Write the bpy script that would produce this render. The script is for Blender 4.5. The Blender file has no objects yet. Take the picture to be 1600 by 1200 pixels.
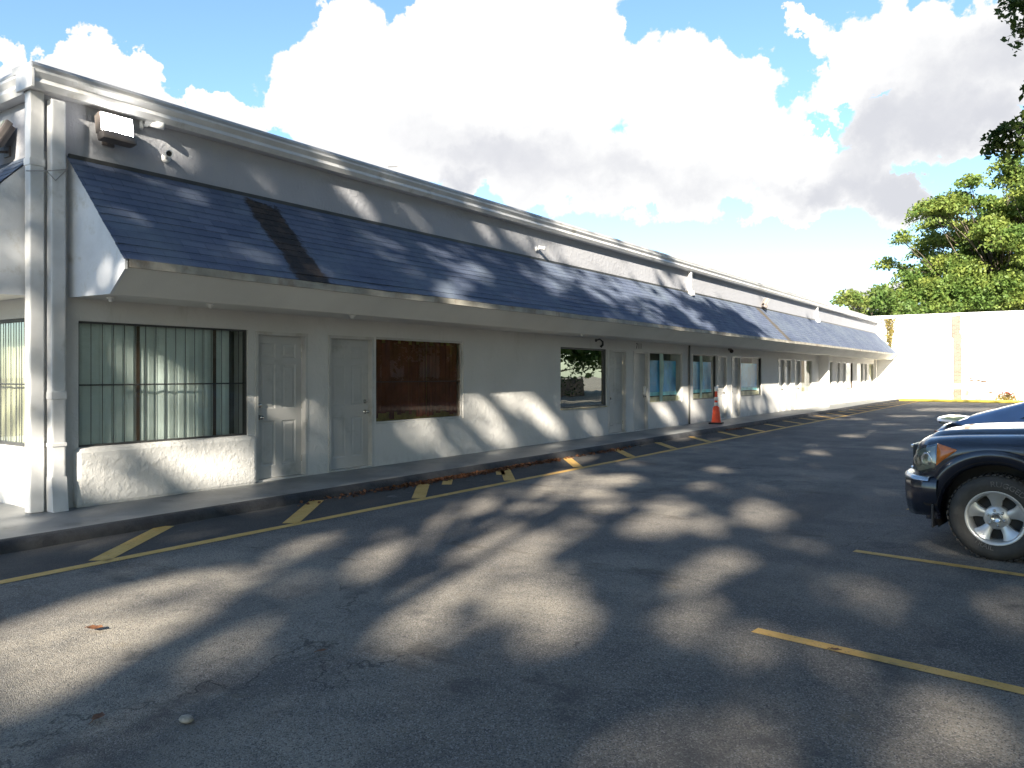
import bpy, bmesh, math, random
import numpy as np
from mathutils import Vector, Matrix, noise
random.seed(7); rng = np.random.default_rng(7)
C = bpy.context.scene.collection
S = bpy.context.scene
# ------------------------------------------------------------------ camera
cam = bpy.data.cameras.new('camera'); co = bpy.data.objects.new('camera', cam); C.objects.link(co)
co.location = (0, 0, 1.55); co.rotation_euler = (math.radians(90), 0, math.radians(34.804))
cam.sensor_width = 36; cam.lens = 27.675; cam.shift_y = -0.01; cam.clip_end = 2000; cam.clip_start = 0.05
S.camera = co
# ------------------------------------------------------------------ exposure
S.view_settings.view_transform = 'Standard'; S.view_settings.look = 'None'
S.view_settings.exposure = 2.05; S.view_settings.gamma = 1; S.view_settings.use_curve_mapping = False
# ------------------------------------------------------------------ sun
SUN = Vector((1.0, -2.4, 1.25)).normalized()          # towards the sun
sl = bpy.data.lights.new('sun', 'SUN'); sl.energy = 5.0; sl.angle = math.radians(0.65); sl.color = (1.0, 0.915, 0.77)
so = bpy.data.objects.new('sun', sl); C.objects.link(so)
so.rotation_euler = (-SUN).to_track_quat('-Z', 'Y').to_euler(); so.location = (20, -48, 25)
# ------------------------------------------------------------------ sky
CLOUDS = [(157.52, 18.85, 1.65, 1.75), (157.84, 17.19, 3.6, 2.14), (154.27, 19.09, 1.69, 1.45), (152.29, 19.06, 2.27, 1.85), (149.86, 18.68, 2.29, 1.89), (151.18, 16.78, 4.11, 2.29), (146.93, 17.12, 1.6, 1.18), (145.31, 17.3, 2.45, 1.27), (143.24, 16.7, 2.51, 1.7), (137.63, 22.75, 2.21, 2.32), (138.51, 20.53, 3.51, 2.38), (135.84, 21.51, 4.93, 4.35), (134.49, 22.78, 3.17, 2.34), (129.45, 23.79, 4.39, 3.5), (133.13, 18.83, 9.05, 4.54), (124.8, 23.47, 5.57, 3.53), (121.08, 23.81, 5.09, 3.11), (118.77, 22.96, 2.76, 1.96), (122.01, 19.41, 9.21, 5.37), (115.57, 20.42, 4.08, 2.83), (111.98, 20.79, 3.76, 2.58), (110.22, 20.85, 2.62, 2.16), (108.49, 18.71, 3.64, 2.81), (107.21, 16.98, 2.54, 2.44), (111.1, 16.04, 7.44, 4.59), (129.45, 16.01, 10.08, 3.86), (121.08, 14.29, 10.55, 3.27), (112.87, 13.16, 7.54, 2.59), (105.53, 14.38, 4.56, 3.09), (135.84, 16.62, 5.37, 2.52), (139.82, 17.6, 3.04, 2.04), (101.49, 13.19, 4.32, 2.84), (98.8, 11.72, 2.26, 1.81), (103.08, 16.17, 1.21, 0.8), (105.53, 11.45, 4.15, 1.27), (105.12, 23.06, 1.03, 1.11), (104.3, 22.13, 2.04, 0.75), (101.1, 20.57, 3.12, 1.87), (98.05, 20.83, 5.2, 2.91), (95.16, 18.15, 5.28, 4.02), (93.09, 20.62, 3.03, 3.12), (96.95, 15.81, 5.1, 2.67), (101.49, 18.34, 3.53, 1.73), (93.43, 14.18, 2.72, 1.87), (105.74, 6.1, 1.25, 0.7), (100.71, 5.05, 2.33, 1.35), (98.8, 5.59, 1.51, 0.83), (129.91, 14.05, 1.16, 0.61), (128.53, 12.97, 2.78, 0.97)]
GREYS = [(121.08, 14.29, 11.89, 3.05, 0.6), (129.45, 15.79, 5.54, 2.58, 0.55), (131.76, 18.06, 4.12, 2.09, 0.25), (124.8, 16.49, 5.57, 2.57, 0.5), (111.1, 12.64, 5.7, 1.94, 0.5), (101.1, 13.16, 4.68, 3.03, 1.0), (98.05, 11.65, 2.97, 1.99, 1.0), (104.71, 12.23, 3.69, 1.88, 0.8), (95.87, 17.9, 6.06, 4.79, 0.75), (93.09, 19.92, 3.03, 3.15, 0.65), (98.8, 16.06, 4.14, 2.32, 0.8), (93.77, 14.6, 3.76, 2.61, 0.9), (128.53, 13.42, 3.24, 1.32, 0.8), (115.57, 14.57, 3.63, 1.72, 0.3)]

w = bpy.data.worlds.new('World'); S.world = w; w.use_nodes = True
nt = w.node_tree; N = nt.nodes; L = nt.links; N.clear()
def nd(t, **k):
    n = N.new(t)
    for a, b in k.items(): setattr(n, a, b)
    return n
def mth(op, a, b=None, c=None, clamp=False):
    n = nd('ShaderNodeMath', operation=op, use_clamp=clamp)
    for i, v in enumerate((a, b, c)):
        if v is None: continue
        if hasattr(v, 'links') or hasattr(v, 'is_linked'): L.new(v, n.inputs[i])
        else: n.inputs[i].default_value = v
    return n.outputs[0]
out = nd('ShaderNodeOutputWorld'); bg = nd('ShaderNodeBackground'); L.new(bg.outputs[0], out.inputs[0])
sky = nd('ShaderNodeTexSky', sky_type='NISHITA', sun_disc=False)
sky.sun_elevation = math.asin(SUN.z); sky.sun_rotation = math.atan2(SUN.x, SUN.y)
sky.air_density = 1.0; sky.dust_density = 0.6; sky.ozone_density = 1.5
tc = nd('ShaderNodeTexCoord'); sp = nd('ShaderNodeSeparateXYZ'); L.new(tc.outputs['Generated'], sp.inputs[0])
az = mth('MULTIPLY', mth('ARCTAN2', sp.outputs[1], sp.outputs[0]), 57.2958)
el = mth('MULTIPLY', mth('ARCSINE', sp.outputs[2]), 57.2958)
def wnoise(scale, detail, rough, off=0):
    mp = nd('ShaderNodeMapping'); mp.inputs['Location'].default_value = (off, off*.7, off*1.3); L.new(tc.outputs['Generated'], mp.inputs[0])
    n = nd('ShaderNodeTexNoise'); L.new(mp.outputs[0], n.inputs['Vector'])
    n.inputs['Scale'].default_value = scale; n.inputs['Detail'].default_value = detail; n.inputs['Roughness'].default_value = rough
    return n.outputs[0]
def wvor(scale, off=0):
    mp = nd('ShaderNodeMapping'); mp.inputs['Location'].default_value = (off, off*.7, off*1.3); L.new(tc.outputs['Generated'], mp.inputs[0])
    n = nd('ShaderNodeTexVoronoi', feature='SMOOTH_F1'); L.new(mp.outputs[0], n.inputs['Vector'])
    n.inputs['Scale'].default_value = scale; n.inputs['Smoothness'].default_value = .35
    return n.outputs['Distance']
n1 = wnoise(9, 7, .58); n2 = wnoise(30, 6, .62, 3.1); n3 = wvor(34, 1.7)
cmb = nd('ShaderNodeCombineXYZ'); L.new(az, cmb.inputs[0]); L.new(el, cmb.inputs[1])
wn = nd('ShaderNodeTexNoise'); L.new(tc.outputs['Generated'], wn.inputs['Vector']); wn.inputs['Scale'].default_value = 13; wn.inputs['Detail'].default_value = 6; wn.inputs['Roughness'].default_value = .62
ws = nd('ShaderNodeVectorMath', operation='MULTIPLY_ADD'); L.new(wn.outputs['Color'], ws.inputs[0]); ws.inputs[1].default_value = (9, 7, 0); ws.inputs[2].default_value = (-4.5, -3.5, 0)
wob = nd('ShaderNodeVectorMath', operation='ADD'); L.new(cmb.outputs[0], wob.inputs[0]); L.new(ws.outputs[0], wob.inputs[1])
def field(blobs):
    acc = None
    for b in blobs:
        s = nd('ShaderNodeVectorMath', operation='SUBTRACT'); L.new(wob.outputs[0], s.inputs[0]); s.inputs[1].default_value = (b[0], b[1], 0)
        m = nd('ShaderNodeVectorMath', operation='MULTIPLY'); L.new(s.outputs[0], m.inputs[0]); m.inputs[1].default_value = (1/max(abs(b[2]), .3), 1/max(abs(b[3]), .3), 0)
        l = nd('ShaderNodeVectorMath', operation='LENGTH'); L.new(m.outputs[0], l.inputs[0])
        v = mth('SUBTRACT', 1.0, l.outputs['Value'])
        if len(b) > 4: v = mth('MULTIPLY', mth('MAXIMUM', v, 0), b[4]); acc = v if acc is None else mth('ADD', acc, v)
        else: acc = v if acc is None else mth('SMOOTH_MAX', acc, v, .12)
    return acc
def sstep(v, a, b):
    n = nd('ShaderNodeMapRange', interpolation_type='SMOOTHSTEP'); L.new(v, n.inputs['Value'])
    n.inputs['From Min'].default_value = a; n.inputs['From Max'].default_value = b
    return n.outputs[0]
D = field(CLOUDS)
lump = mth('ADD', mth('MULTIPLY', mth('SUBTRACT', n1, .5), .95), mth('MULTIPLY', mth('SUBTRACT', .42, n3), .42))
lump = mth('ADD', lump, mth('MULTIPLY', mth('SUBTRACT', n2, .5), .62))
D2 = mth('ADD', D, mth('MULTIPLY', lump, mth('SUBTRACT', 1.0, mth('MULTIPLY', sstep(D, .12, .5), .8))))
mask = sstep(D2, .05, .20)
gr = field(GREYS)
gr = mth('ADD', gr, mth('MULTIPLY', mth('SUBTRACT', n1, .5), .55))
gr = mth('ADD', gr, mth('MULTIPLY', mth('SUBTRACT', n2, .5), .45))
gm = sstep(gr, -.10, 1.05)
cmix = nd('ShaderNodeMix', data_type='RGBA'); L.new(gm, cmix.inputs['Factor'])
cmix.inputs['A'].default_value = (3.85, 3.84, 3.82, 1); cmix.inputs['B'].default_value = (2.60, 2.65, 2.84, 1)
tint = nd('ShaderNodeMix', data_type='RGBA', blend_type='MULTIPLY'); tint.inputs['Factor'].default_value = 1
L.new(sky.outputs[0], tint.inputs['A']); tint.inputs['B'].default_value = (0.80, 0.93, 1.02, 1)
fm = nd('ShaderNodeMix', data_type='RGBA'); L.new(mask, fm.inputs['Factor']); L.new(tint.outputs['Result'], fm.inputs['A']); L.new(cmix.outputs['Result'], fm.inputs['B'])
L.new(fm.outputs['Result'], bg.inputs['Color']); bg.inputs['Strength'].default_value = 0.068
w.cycles.sampling_method = 'MANUAL'; w.cycles.sample_map_resolution = 512

# ------------------------------------------------------------------ materials
def newmat(name):
    m = bpy.data.materials.new(name); m.use_nodes = True
    t = m.node_tree; t.nodes.clear()
    o = t.nodes.new('ShaderNodeOutputMaterial'); p = t.nodes.new('ShaderNodeBsdfPrincipled'); t.links.new(p.outputs[0], o.inputs[0])
    return m, t, p, o
class NT:
    def __init__(s, t): s.t = t
    def n(s, ty, **k):
        x = s.t.nodes.new(ty)
        for a, b in k.items(): setattr(x, a, b)
        return x
    def l(s, a, b): s.t.links.new(a, b)
    def m(s, op, a, b=None, c=None, clamp=False):
        x = s.n('ShaderNodeMath', operation=op, use_clamp=clamp)
        for i, v in enumerate((a, b, c)):
            if v is None: continue
            if isinstance(v, (int, float)): x.inputs[i].default_value = v
            else: s.l(v, x.inputs[i])
        return x.outputs[0]
    def obj(s):
        return s.n('ShaderNodeTexCoord').outputs['Object']
    def geo(s): return s.n('ShaderNodeNewGeometry').outputs['Position']
    def mapv(s, v, sc=(1,1,1), loc=(0,0,0), rot=(0,0,0)):
        x = s.n('ShaderNodeMapping'); s.l(v, x.inputs[0]); x.inputs['Scale'].default_value = sc; x.inputs['Location'].default_value = loc; x.inputs['Rotation'].default_value = rot
        return x.outputs[0]
    def noise(s, v, sc, de=4, ro=.55, dist=0):
        x = s.n('ShaderNodeTexNoise'); s.l(v, x.inputs['Vector']); x.inputs['Scale'].default_value = sc; x.inputs['Detail'].default_value = de; x.inputs['Roughness'].default_value = ro; x.inputs['Distortion'].default_value = dist
        return x.outputs[0]
    def vor(s, v, sc, feat='F1', outp='Distance'):
        x = s.n('ShaderNodeTexVoronoi', feature=feat); s.l(v, x.inputs['Vector']); x.inputs['Scale'].default_value = sc
        return x.outputs[outp]
    def ss(s, v, a, b, lo=0, hi=1):
        x = s.n('ShaderNodeMapRange', interpolation_type='SMOOTHSTEP'); s.l(v, x.inputs['Value'])
        x.inputs['From Min'].default_value = a; x.inputs['From Max'].default_value = b; x.inputs['To Min'].default_value = lo; x.inputs['To Max'].default_value = hi
        return x.outputs[0]
    def mix(s, f, a, b, blend='MIX'):
        x = s.n('ShaderNodeMix', data_type='RGBA', blend_type=blend)
        for k, v in (('Factor', f), ('A', a), ('B', b)):
            if isinstance(v, (int, float)): x.inputs[k].default_value = v
            elif isinstance(v, tuple): x.inputs[k].default_value = v if len(v) == 4 else v + (1,)
            else: s.l(v, x.inputs[k])
        return x.outputs['Result']
    def bump(s, h, st, dist, p):
        x = s.n('ShaderNodeBump'); x.inputs['Strength'].default_value = st; x.inputs['Distance'].default_value = dist; s.l(h, x.inputs['Height']); s.l(x.outputs[0], p.inputs['Normal'])
def pm(name, col, rough=.5, var=.12, sc=4, bump=0, bsc=40, metal=0, coat=0, dirt=None, dsc=2, spec=.5, bdist=.01):
    m, t, p, o = newmat(name); g = NT(t); v = g.obj()
    n = g.noise(v, sc, 5)
    dk = tuple(c*(1-var*1.6) for c in col); lt = tuple(min(1, c*(1+var)) for c in col)
    c = g.mix(g.ss(n, .3, .7), dk, lt)
    if dirt: c = g.mix(g.ss(g.noise(v, dsc, 8, .65), .52, .75), c, dirt)
    g.l(c, p.inputs['Base Color'])
    p.inputs['Roughness'].default_value = rough; p.inputs['Metallic'].default_value = metal; p.inputs['Coat Weight'].default_value = coat; p.inputs['Coat Roughness'].default_value = .04
    p.inputs['Specular IOR Level'].default_value = spec
    if bump: g.bump(g.noise(v, bsc, 4), bump, bdist, p)
    return m
M = {}
def mat_asphalt():
    m, t, p, o = newmat('asphalt'); g = NT(t); v = g.geo()
    big = g.noise(v, .22, 5, .6); mid = g.noise(v, 1.3, 7, .66); fine = g.noise(v, 28, 4, .7)
    sp = g.vor(v, 150, outp='Color'); spb = g.n('ShaderNodeSeparateColor'); g.l(sp, spb.inputs[0])
    spd = g.vor(v, 150)
    c = g.mix(g.ss(big, .40, .62), (.150, .133, .114), (.255, .228, .186))
    c = g.mix(g.ss(mid, .40, .66, 0, .85), c, (.095, .088, .082))
    c = g.mix(g.m('MULTIPLY', g.ss(spb.outputs[0], .60, .95), .6), c, (.33, .315, .29))
    c = g.mix(g.ss(spb.outputs[1], .60, .95, 0, .75), c, (.04, .04, .042))
    # oil drips, rust-brown soiling, pale worn blotches
    c = g.mix(g.ss(g.noise(g.mapv(v, loc=(7, 3, 0)), .9, 6, .7), .56, .70, 0, .8), c, (.055, .053, .053))
    c = g.mix(g.ss(g.noise(g.mapv(v, loc=(1, 9, 0)), 1.7, 6, .7), .60, .74, 0, .5), c, (.16, .125, .075))
    c = g.mix(g.ss(g.noise(g.mapv(v, loc=(4, 5, 0)), 2.6, 7, .72), .70, .78, 0, .55), c, (.27, .26, .245))
    # darker sealed strip along the kerb
    sx = g.n('ShaderNodeSeparateXYZ'); g.l(v, sx.inputs[0])
    nearkerb = g.ss(g.m('ADD', sx.outputs[0], g.m('MULTIPLY', g.m('SUBTRACT', mid, .5), .25)), -6.42, -6.52)
    c = g.mix(g.m('MULTIPLY', nearkerb, .75), c, (.040, .039, .040))
    pale = g.m('MULTIPLY', nearkerb, g.ss(g.noise(g.mapv(v, (2.2, .8, 1), (3, 0, 0)), 1.6, 7, .72), .60, .70))
    c = g.mix(g.m('MULTIPLY', pale, .7), c, (.22, .215, .20))
    # tyre-polished lanes and broad soiled fans
    c = g.mix(g.ss(g.noise(g.mapv(v, (1.1, .16, 1), (2, 6, 0)), .9, 5, .6), .50, .72, 0, .55), c, (.085, .078, .072))
    c = g.mix(g.ss(g.noise(g.mapv(v, (.5, 1.2, 1), (8, 2, 0)), 1.1, 8, .75), .58, .66, 0, .55), c, (.075, .062, .050))
    c = g.mix(g.ss(g.noise(g.mapv(v, loc=(11, 4, 0)), 6, 8, .8), .66, .72, 0, .6), c, (.33, .31, .28))
    # cracks
    dv = g.n('ShaderNodeVectorMath', operation='ADD'); g.l(v, dv.inputs[0])
    nn = g.n('ShaderNodeTexNoise'); g.l(v, nn.inputs['Vector']); nn.inputs['Scale'].default_value = 1.6; nn.inputs['Detail'].default_value = 5
    sc = g.n('ShaderNodeVectorMath', operation='SCALE'); g.l(nn.outputs['Color'], sc.inputs[0]); sc.inputs['Scale'].default_value = 1.1; g.l(sc.outputs[0], dv.inputs[1])
    ed = g.vor(g.mapv(dv.outputs[0], (.38, .30, 1), (2.2, .4, 0)), 1.0, 'DISTANCE_TO_EDGE')
    cr = g.m('MULTIPLY', g.ss(ed, .0035, .0008), g.ss(g.noise(g.mapv(v, loc=(3, 3, 3)), .55, 3), .47, .58))
    c = g.mix(g.m('MULTIPLY', cr, .55), c, (.018, .017, .017))
    g.l(c, p.inputs['Base Color']); p.inputs['Roughness'].default_value = .86; p.inputs['Specular IOR Level'].default_value = .3
    h = g.m('ADD', g.m('MULTIPLY', spd, -1.0), g.m('MULTIPLY', fine, .6)); h = g.m('SUBTRACT', h, g.m('MULTIPLY', cr, 1.5))
    g.bump(h, .75, .006, p); return m
def mat_wall(name, col, grime=.5, streak=False):
    m, t, p, o = newmat(name); g = NT(t); v = g.geo()
    c = g.mix(g.ss(g.noise(v, .8, 6, .6), .35, .7), tuple(x*.93 for x in col), col)
    c = g.mix(g.m('MULTIPLY', g.ss(g.noise(g.mapv(v, (1, 1, .25)), 2.3, 8, .7), .55, .78), grime), c, (.42, .41, .37))
    sx = g.n('ShaderNodeSeparateXYZ'); g.l(v, sx.inputs[0])
    low = g.m('MULTIPLY', g.ss(sx.outputs[2], .34, .13), g.ss(g.noise(v, 7, 6, .7), .40, .68))
    c = g.mix(g.m('MULTIPLY', low, .30), c, (.35, .34, .32))
    g.l(c, p.inputs['Base Color']); p.inputs['Roughness'].default_value = .8; p.inputs['Specular IOR Level'].default_value = .25
    h = g.m('ADD', g.noise(g.mapv(v, (1, 1, .6)), 26, 5, .6), g.m('MULTIPLY', g.ss(g.noise(v, 11, 3), .45, .65), .7))
    g.bump(h, .42, .010, p); return m
def mat_shingle():
    m, t, p, o = newmat('blue_shingle'); g = NT(t); v = g.geo()
    sx = g.n('ShaderNodeSeparateXYZ'); g.l(v, sx.inputs[0])
    cb = g.n('ShaderNodeCombineXYZ'); g.l(sx.outputs[1], cb.inputs[0]); g.l(g.m('MULTIPLY', sx.outputs[2], 1.4), cb.inputs[1])
    br = g.n('ShaderNodeTexBrick'); g.l(cb.outputs[0], br.inputs['Vector'])
    br.inputs['Scale'].default_value = 1; br.inputs['Brick Width'].default_value = .305; br.inputs['Row Height'].default_value = .121; br.inputs['Mortar Size'].default_value = .004
    br.inputs['Color1'].default_value = (.068, .088, .140, 1); br.inputs['Color2'].default_value = (.102, .124, .182, 1); br.inputs['Mortar'].default_value = (.045, .055, .085, 1); br.inputs['Bias'].default_value = -.1
    c = g.mix(g.ss(g.noise(v, 1.1, 6, .65), .40, .72, 0, .6), br.outputs['Color'], (.145, .175, .205))
    c = g.mix(g.ss(g.noise(g.mapv(v, (1, 3.0, .6)), 1.4, 6, .7), .56, .76, 0, .55), c, (.05, .063, .10))
    c = g.mix(g.ss(g.noise(v, 240, 2), .5, .8, 0, .5), c, (.19, .21, .25))
    # two slots where the shingles have gone and the brown felt shows
    wob = g.m('MULTIPLY', g.m('SUBTRACT', g.noise(v, 5, 5, .7), .5), .35)
    yy = g.m('ADD', sx.outputs[1], wob)
    a = g.m('MULTIPLY', g.ss(yy, 6.38, 6.46), g.ss(yy, 6.97, 6.90)); a = g.m('MULTIPLY', a, g.ss(g.m('ADD', sx.outputs[2], wob), 3.86, 3.80))
    c = g.mix(a, c, g.mix(g.ss(g.noise(v, 6, 6, .7), .4, .65), (.022, .020, .020), (.055, .040, .032)))
    b = g.m('MULTIPLY', g.ss(yy, 27.55, 27.7), g.ss(yy, 28.15, 28.05))
    c = g.mix(g.m('MULTIPLY', b, .85), c, (.095, .078, .055))
    g.l(c, p.inputs['Base Color']); p.inputs['Roughness'].default_value = .88; p.inputs['Specular IOR Level'].default_value = .3
    g.bump(g.noise(v, 180, 3), .35, .004, p); return m
def mat_paint():
    m, t, p, o = newmat('yellow_paint'); g = NT(t); v = g.geo()
    c = g.mix(g.ss(g.noise(v, 5, 7, .7), .35, .7), (.56, .325, .075), (.66, .41, .13))
    c = g.mix(g.ss(g.noise(v, 2.2, 8, .75), .56, .72, 0, .7), c, (.18, .15, .10))
    c = g.mix(g.ss(g.noise(v, 60, 4, .7), .58, .68, 0, .8), c, (.085, .08, .075))
    g.l(c, p.inputs['Base Color']); p.inputs['Roughness'].default_value = .8
    g.bump(g.vor(v, 95), .5, .005, p); return m
def mat_sidewalk():
    m, t, p, o = newmat('painted_concrete'); g = NT(t); v = g.geo()
    c = g.mix(g.ss(g.noise(v, .9, 7, .65), .35, .7), (.15, .155, .155), (.25, .255, .25))
    c = g.mix(g.ss(g.noise(v, 3.5, 8, .7), .56, .72, 0, .7), c, (.07, .072, .075))
    c = g.mix(g.ss(g.noise(g.mapv(v, loc=(5, 1, 0)), 5, 8, .75), .66, .74, 0, .6), c, (.30, .29, .27))
    g.l(c, p.inputs['Base Color']); p.inputs['Roughness'].default_value = .5; g.bump(g.noise(v, 60, 5), .3, .004, p); return m
def mat_kerb():
    m, t, p, o = newmat('weathered_kerb'); g = NT(t); v = g.geo()
    c = g.mix(g.ss(g.noise(v, 4, 8, .7), .35, .7), (.020, .021, .024), (.045, .046, .049))
    c = g.mix(g.ss(g.noise(g.mapv(v, (1, .5, 1)), 3, 8, .75), .64, .72, 0, .8), c, (.24, .23, .215))
    c = g.mix(g.ss(g.noise(v, 9, 6, .7), .64, .74, 0, .6), c, (.09, .05, .03))
    g.l(c, p.inputs['Base Color']); p.inputs['Roughness'].default_value = .85; g.bump(g.noise(v, 30, 6, .7), .8, .015, p); return m
def mat_glass(name, fac, tint=(.9, .95, .93), glossy=(1, 1, 1), wavy=0, fres=.55):
    m = bpy.data.materials.new(name); m.use_nodes = True; t = m.node_tree; t.nodes.clear(); g = NT(t)
    o = g.n('ShaderNodeOutputMaterial'); tr = g.n('ShaderNodeBsdfTransparent'); gl = g.n('ShaderNodeBsdfGlossy'); mx = g.n('ShaderNodeMixShader')
    tr.inputs[0].default_value = tint + (1,); gl.inputs[0].default_value = glossy + (1,); gl.inputs['Roughness'].default_value = .01
    lw = g.n('ShaderNodeLayerWeight'); lw.inputs[0].default_value = .35
    g.l(g.m('ADD', g.m('MULTIPLY', lw.outputs['Fresnel'], fres), fac, clamp=True), mx.inputs[0]); g.l(tr.outputs[0], mx.inputs[1]); g.l(gl.outputs[0], mx.inputs[2]); g.l(mx.outputs[0], o.inputs[0])
    if wavy:
        b = g.n('ShaderNodeBump'); b.inputs['Strength'].default_value = wavy; b.inputs['Distance'].default_value = .02; g.l(g.noise(g.geo(), 1.2, 2), b.inputs['Height']); g.l(b.outputs[0], gl.inputs['Normal'])
    return m
def mat_emit(name, col, st):
    m, t, p, o = newmat(name); p.inputs['Base Color'].default_value = col + (1,); p.inputs['Emission Color'].default_value = col + (1,); p.inputs['Emission Strength'].default_value = st
    return m
def mat_leaf(name, a, b, sc, trans=.35):
    m = bpy.data.materials.new(name); m.use_nodes = True; t = m.node_tree; t.nodes.clear(); g = NT(t)
    o = g.n('ShaderNodeOutputMaterial'); d = g.n('ShaderNodeBsdfPrincipled'); tr = g.n('ShaderNodeBsdfTranslucent'); mx = g.n('ShaderNodeMixShader')
    d.inputs['Roughness'].default_value = .55; d.inputs['Specular IOR Level'].default_value = .3
    v = g.geo(); c = g.mix(g.ss(g.noise(v, sc, 4, .7), .38, .64), a, b)
    g.l(c, d.inputs['Base Color']); g.l(c, tr.inputs[0]); mx.inputs[0].default_value = trans
    g.l(d.outputs[0], mx.inputs[1]); g.l(tr.outputs[0], mx.inputs[2]); g.l(mx.outputs[0], o.inputs[0]); return m
def mat_endwall():
    m, t, p, o = newmat('end_wall_render'); g = NT(t); v = g.geo()
    sx = g.n('ShaderNodeSeparateXYZ'); g.l(v, sx.inputs[0])
    c = g.mix(g.ss(g.noise(v, .5, 6, .6), .35, .7), (.77, .77, .77), (.82, .82, .82))
    bx = g.n('ShaderNodeTexBrick'); cbx = g.n('ShaderNodeCombineXYZ'); g.l(sx.outputs[0], cbx.inputs[0]); g.l(sx.outputs[2], cbx.inputs[1]); g.l(cbx.outputs[0], bx.inputs['Vector']); bx.inputs['Scale'].default_value = 1; bx.inputs['Brick Width'].default_value = .405; bx.inputs['Row Height'].default_value = .203; bx.inputs['Mortar Size'].default_value = .012
    c = g.mix(g.m('MULTIPLY', bx.outputs['Fac'], .12), c, (.45, .44, .42))
    c = g.mix(g.m('MULTIPLY', g.ss(sx.outputs[2], .75, .2), g.ss(g.noise(v, 1.6, 6, .7), .42, .68)), c, (.36, .33, .27))
    # algae and rust runs hanging from the coping
    st = g.noise(g.mapv(v, (1.5, 1, .16)), 2.6, 6, .7); top = g.ss(g.m('ADD', sx.outputs[2], g.m('MULTIPLY', g.m('SUBTRACT', g.noise(g.mapv(v, (3, 1, .1)), 1.5, 3), .5), 2.4)), 4.25, 4.75)
    c = g.mix(g.m('MULTIPLY', g.m('MULTIPLY', g.ss(st, .50, .66), top), .85), c, (.10, .075, .025))
    g.l(c, p.inputs['Base Color']); p.inputs['Roughness'].default_value = .85; g.bump(g.noise(v, 20, 4), .3, .01, p); return m
def mat_brick():
    m, t, p, o = newmat('bare_block'); g = NT(t); v = g.geo()
    sx = g.n('ShaderNodeSeparateXYZ'); g.l(v, sx.inputs[0]); cb = g.n('ShaderNodeCombineXYZ'); g.l(sx.outputs[0], cb.inputs[0]); g.l(sx.outputs[2], cb.inputs[1])
    br = g.n('ShaderNodeTexBrick'); g.l(cb.outputs[0], br.inputs['Vector']); br.inputs['Scale'].default_value = 1; br.inputs['Brick Width'].default_value = .21; br.inputs['Row Height'].default_value = .075; br.inputs['Mortar Size'].default_value = .012
    br.inputs['Color1'].default_value = (.150, .090, .065, 1); br.inputs['Color2'].default_value = (.20, .150, .115, 1); br.inputs['Mortar'].default_value = (.23, .20, .17, 1)
    c = g.mix(g.ss(g.noise(v, 2.2, 6, .7), .48, .66, 0, .8), br.outputs['Color'], (.24, .20, .165))
    g.l(c, p.inputs['Base Color']); p.inputs['Roughness'].default_value = .9; return m
M['asphalt'] = mat_asphalt(); M['yellow'] = mat_paint(); M['walk'] = mat_sidewalk(); M['kerb'] = mat_kerb()
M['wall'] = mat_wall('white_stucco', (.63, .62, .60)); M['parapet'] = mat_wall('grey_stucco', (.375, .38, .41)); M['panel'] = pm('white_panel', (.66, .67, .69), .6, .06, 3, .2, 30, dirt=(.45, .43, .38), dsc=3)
M['soffit'] = pm('grey_soffit', (.70, .685, .645), .8, .05, .8, .2, 40)
M['eave'] = pm('stained_eave_board', (.36, .34, .29), .75, .2, 3, .4, 25, dirt=(.14, .08, .05), dsc=1.7)
M['shingle'] = mat_shingle()
M['gutter'] = pm('gutter_white', (.62, .62, .62), .38, .08, 2.5, .12, 8, dirt=(.40, .39, .36), dsc=2.5)
M['flash'] = pm('roof_flashing', (.42, .42, .42), .45, .12, 2, .1, 10, dirt=(.22, .21, .2))
M['roof'] = pm('roof_membrane', (.32, .32, .31), .9, .15, 1)
M['door'] = pm('door_paint', (.47, .465, .45), .45, .05, 2, .06, 60, dirt=(.33, .32, .30), dsc=2)
M['trim'] = pm('trim_paint', (.50, .49, .47), .5, .08, 3, dirt=(.36, .33, .28), dsc=4)
M['metal'] = pm('satin_nickel', (.55, .53, .50), .25, .05, 10, metal=1)
M['dframe'] = pm('dark_frame', (.055, .055, .055), .45, .1, 6)
M['bframe'] = pm('brown_frame', (.10, .060, .040), .5, .15, 6)
M['bar'] = pm('bar_iron', (.045, .05, .05), .5, .15, 12)
M['blindw'] = pm('blind_white', (.76, .81, .78), .6, .07, 2.5)
M['blindy'] = pm('blind_cream', (.60, .56, .38), .6, .08, 2.5)
M['blindb'] = pm('blind_brown', (.26, .11, .065), .65, .18, 2.5)
M['ylight'] = pm('painted_yellow_light', (.55, .50, .17), .8, .2, 6)  # yellowish light showing past the brown blind, put into the panel colour
M['dark'] = pm('dark_interior', (.02, .02, .02), .9, .2, 3)
M['room'] = pm('dim_room', (.16, .155, .14), .9, .25, 1.5)
M['blue'] = pm('blue_film', (.06, .36, .66), .45, .25, 1.4, dirt=(.10, .52, .60), dsc=1.3)
M['teal'] = pm('teal_band', (.25, .68, .72), .5, .2, 3)
M['sheer'] = pm('sheer_drape', (.62, .72, .64), .7, .12, 3)
M['cream'] = pm('cream_board', (.60, .50, .32), .7, .2, 5)
M['glass'] = mat_glass('clear_glass', .03); M['glassr'] = mat_glass('mirror_glass', .62, (.10, .12, .11), (.80, .82, .74), .10); M['glassm'] = mat_glass('film_glass', .008, (.88, .95, .95), wavy=.2, fres=.05); M['glassb'] = mat_glass('brown_glass', .05, (.75, .68, .60))
M['lamp'] = mat_emit('led_panel', (1, .98, .95), 28); M['lampbody'] = pm('lamp_housing', (.15, .13, .12), .45, .12, 6, bump=.1)
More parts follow.
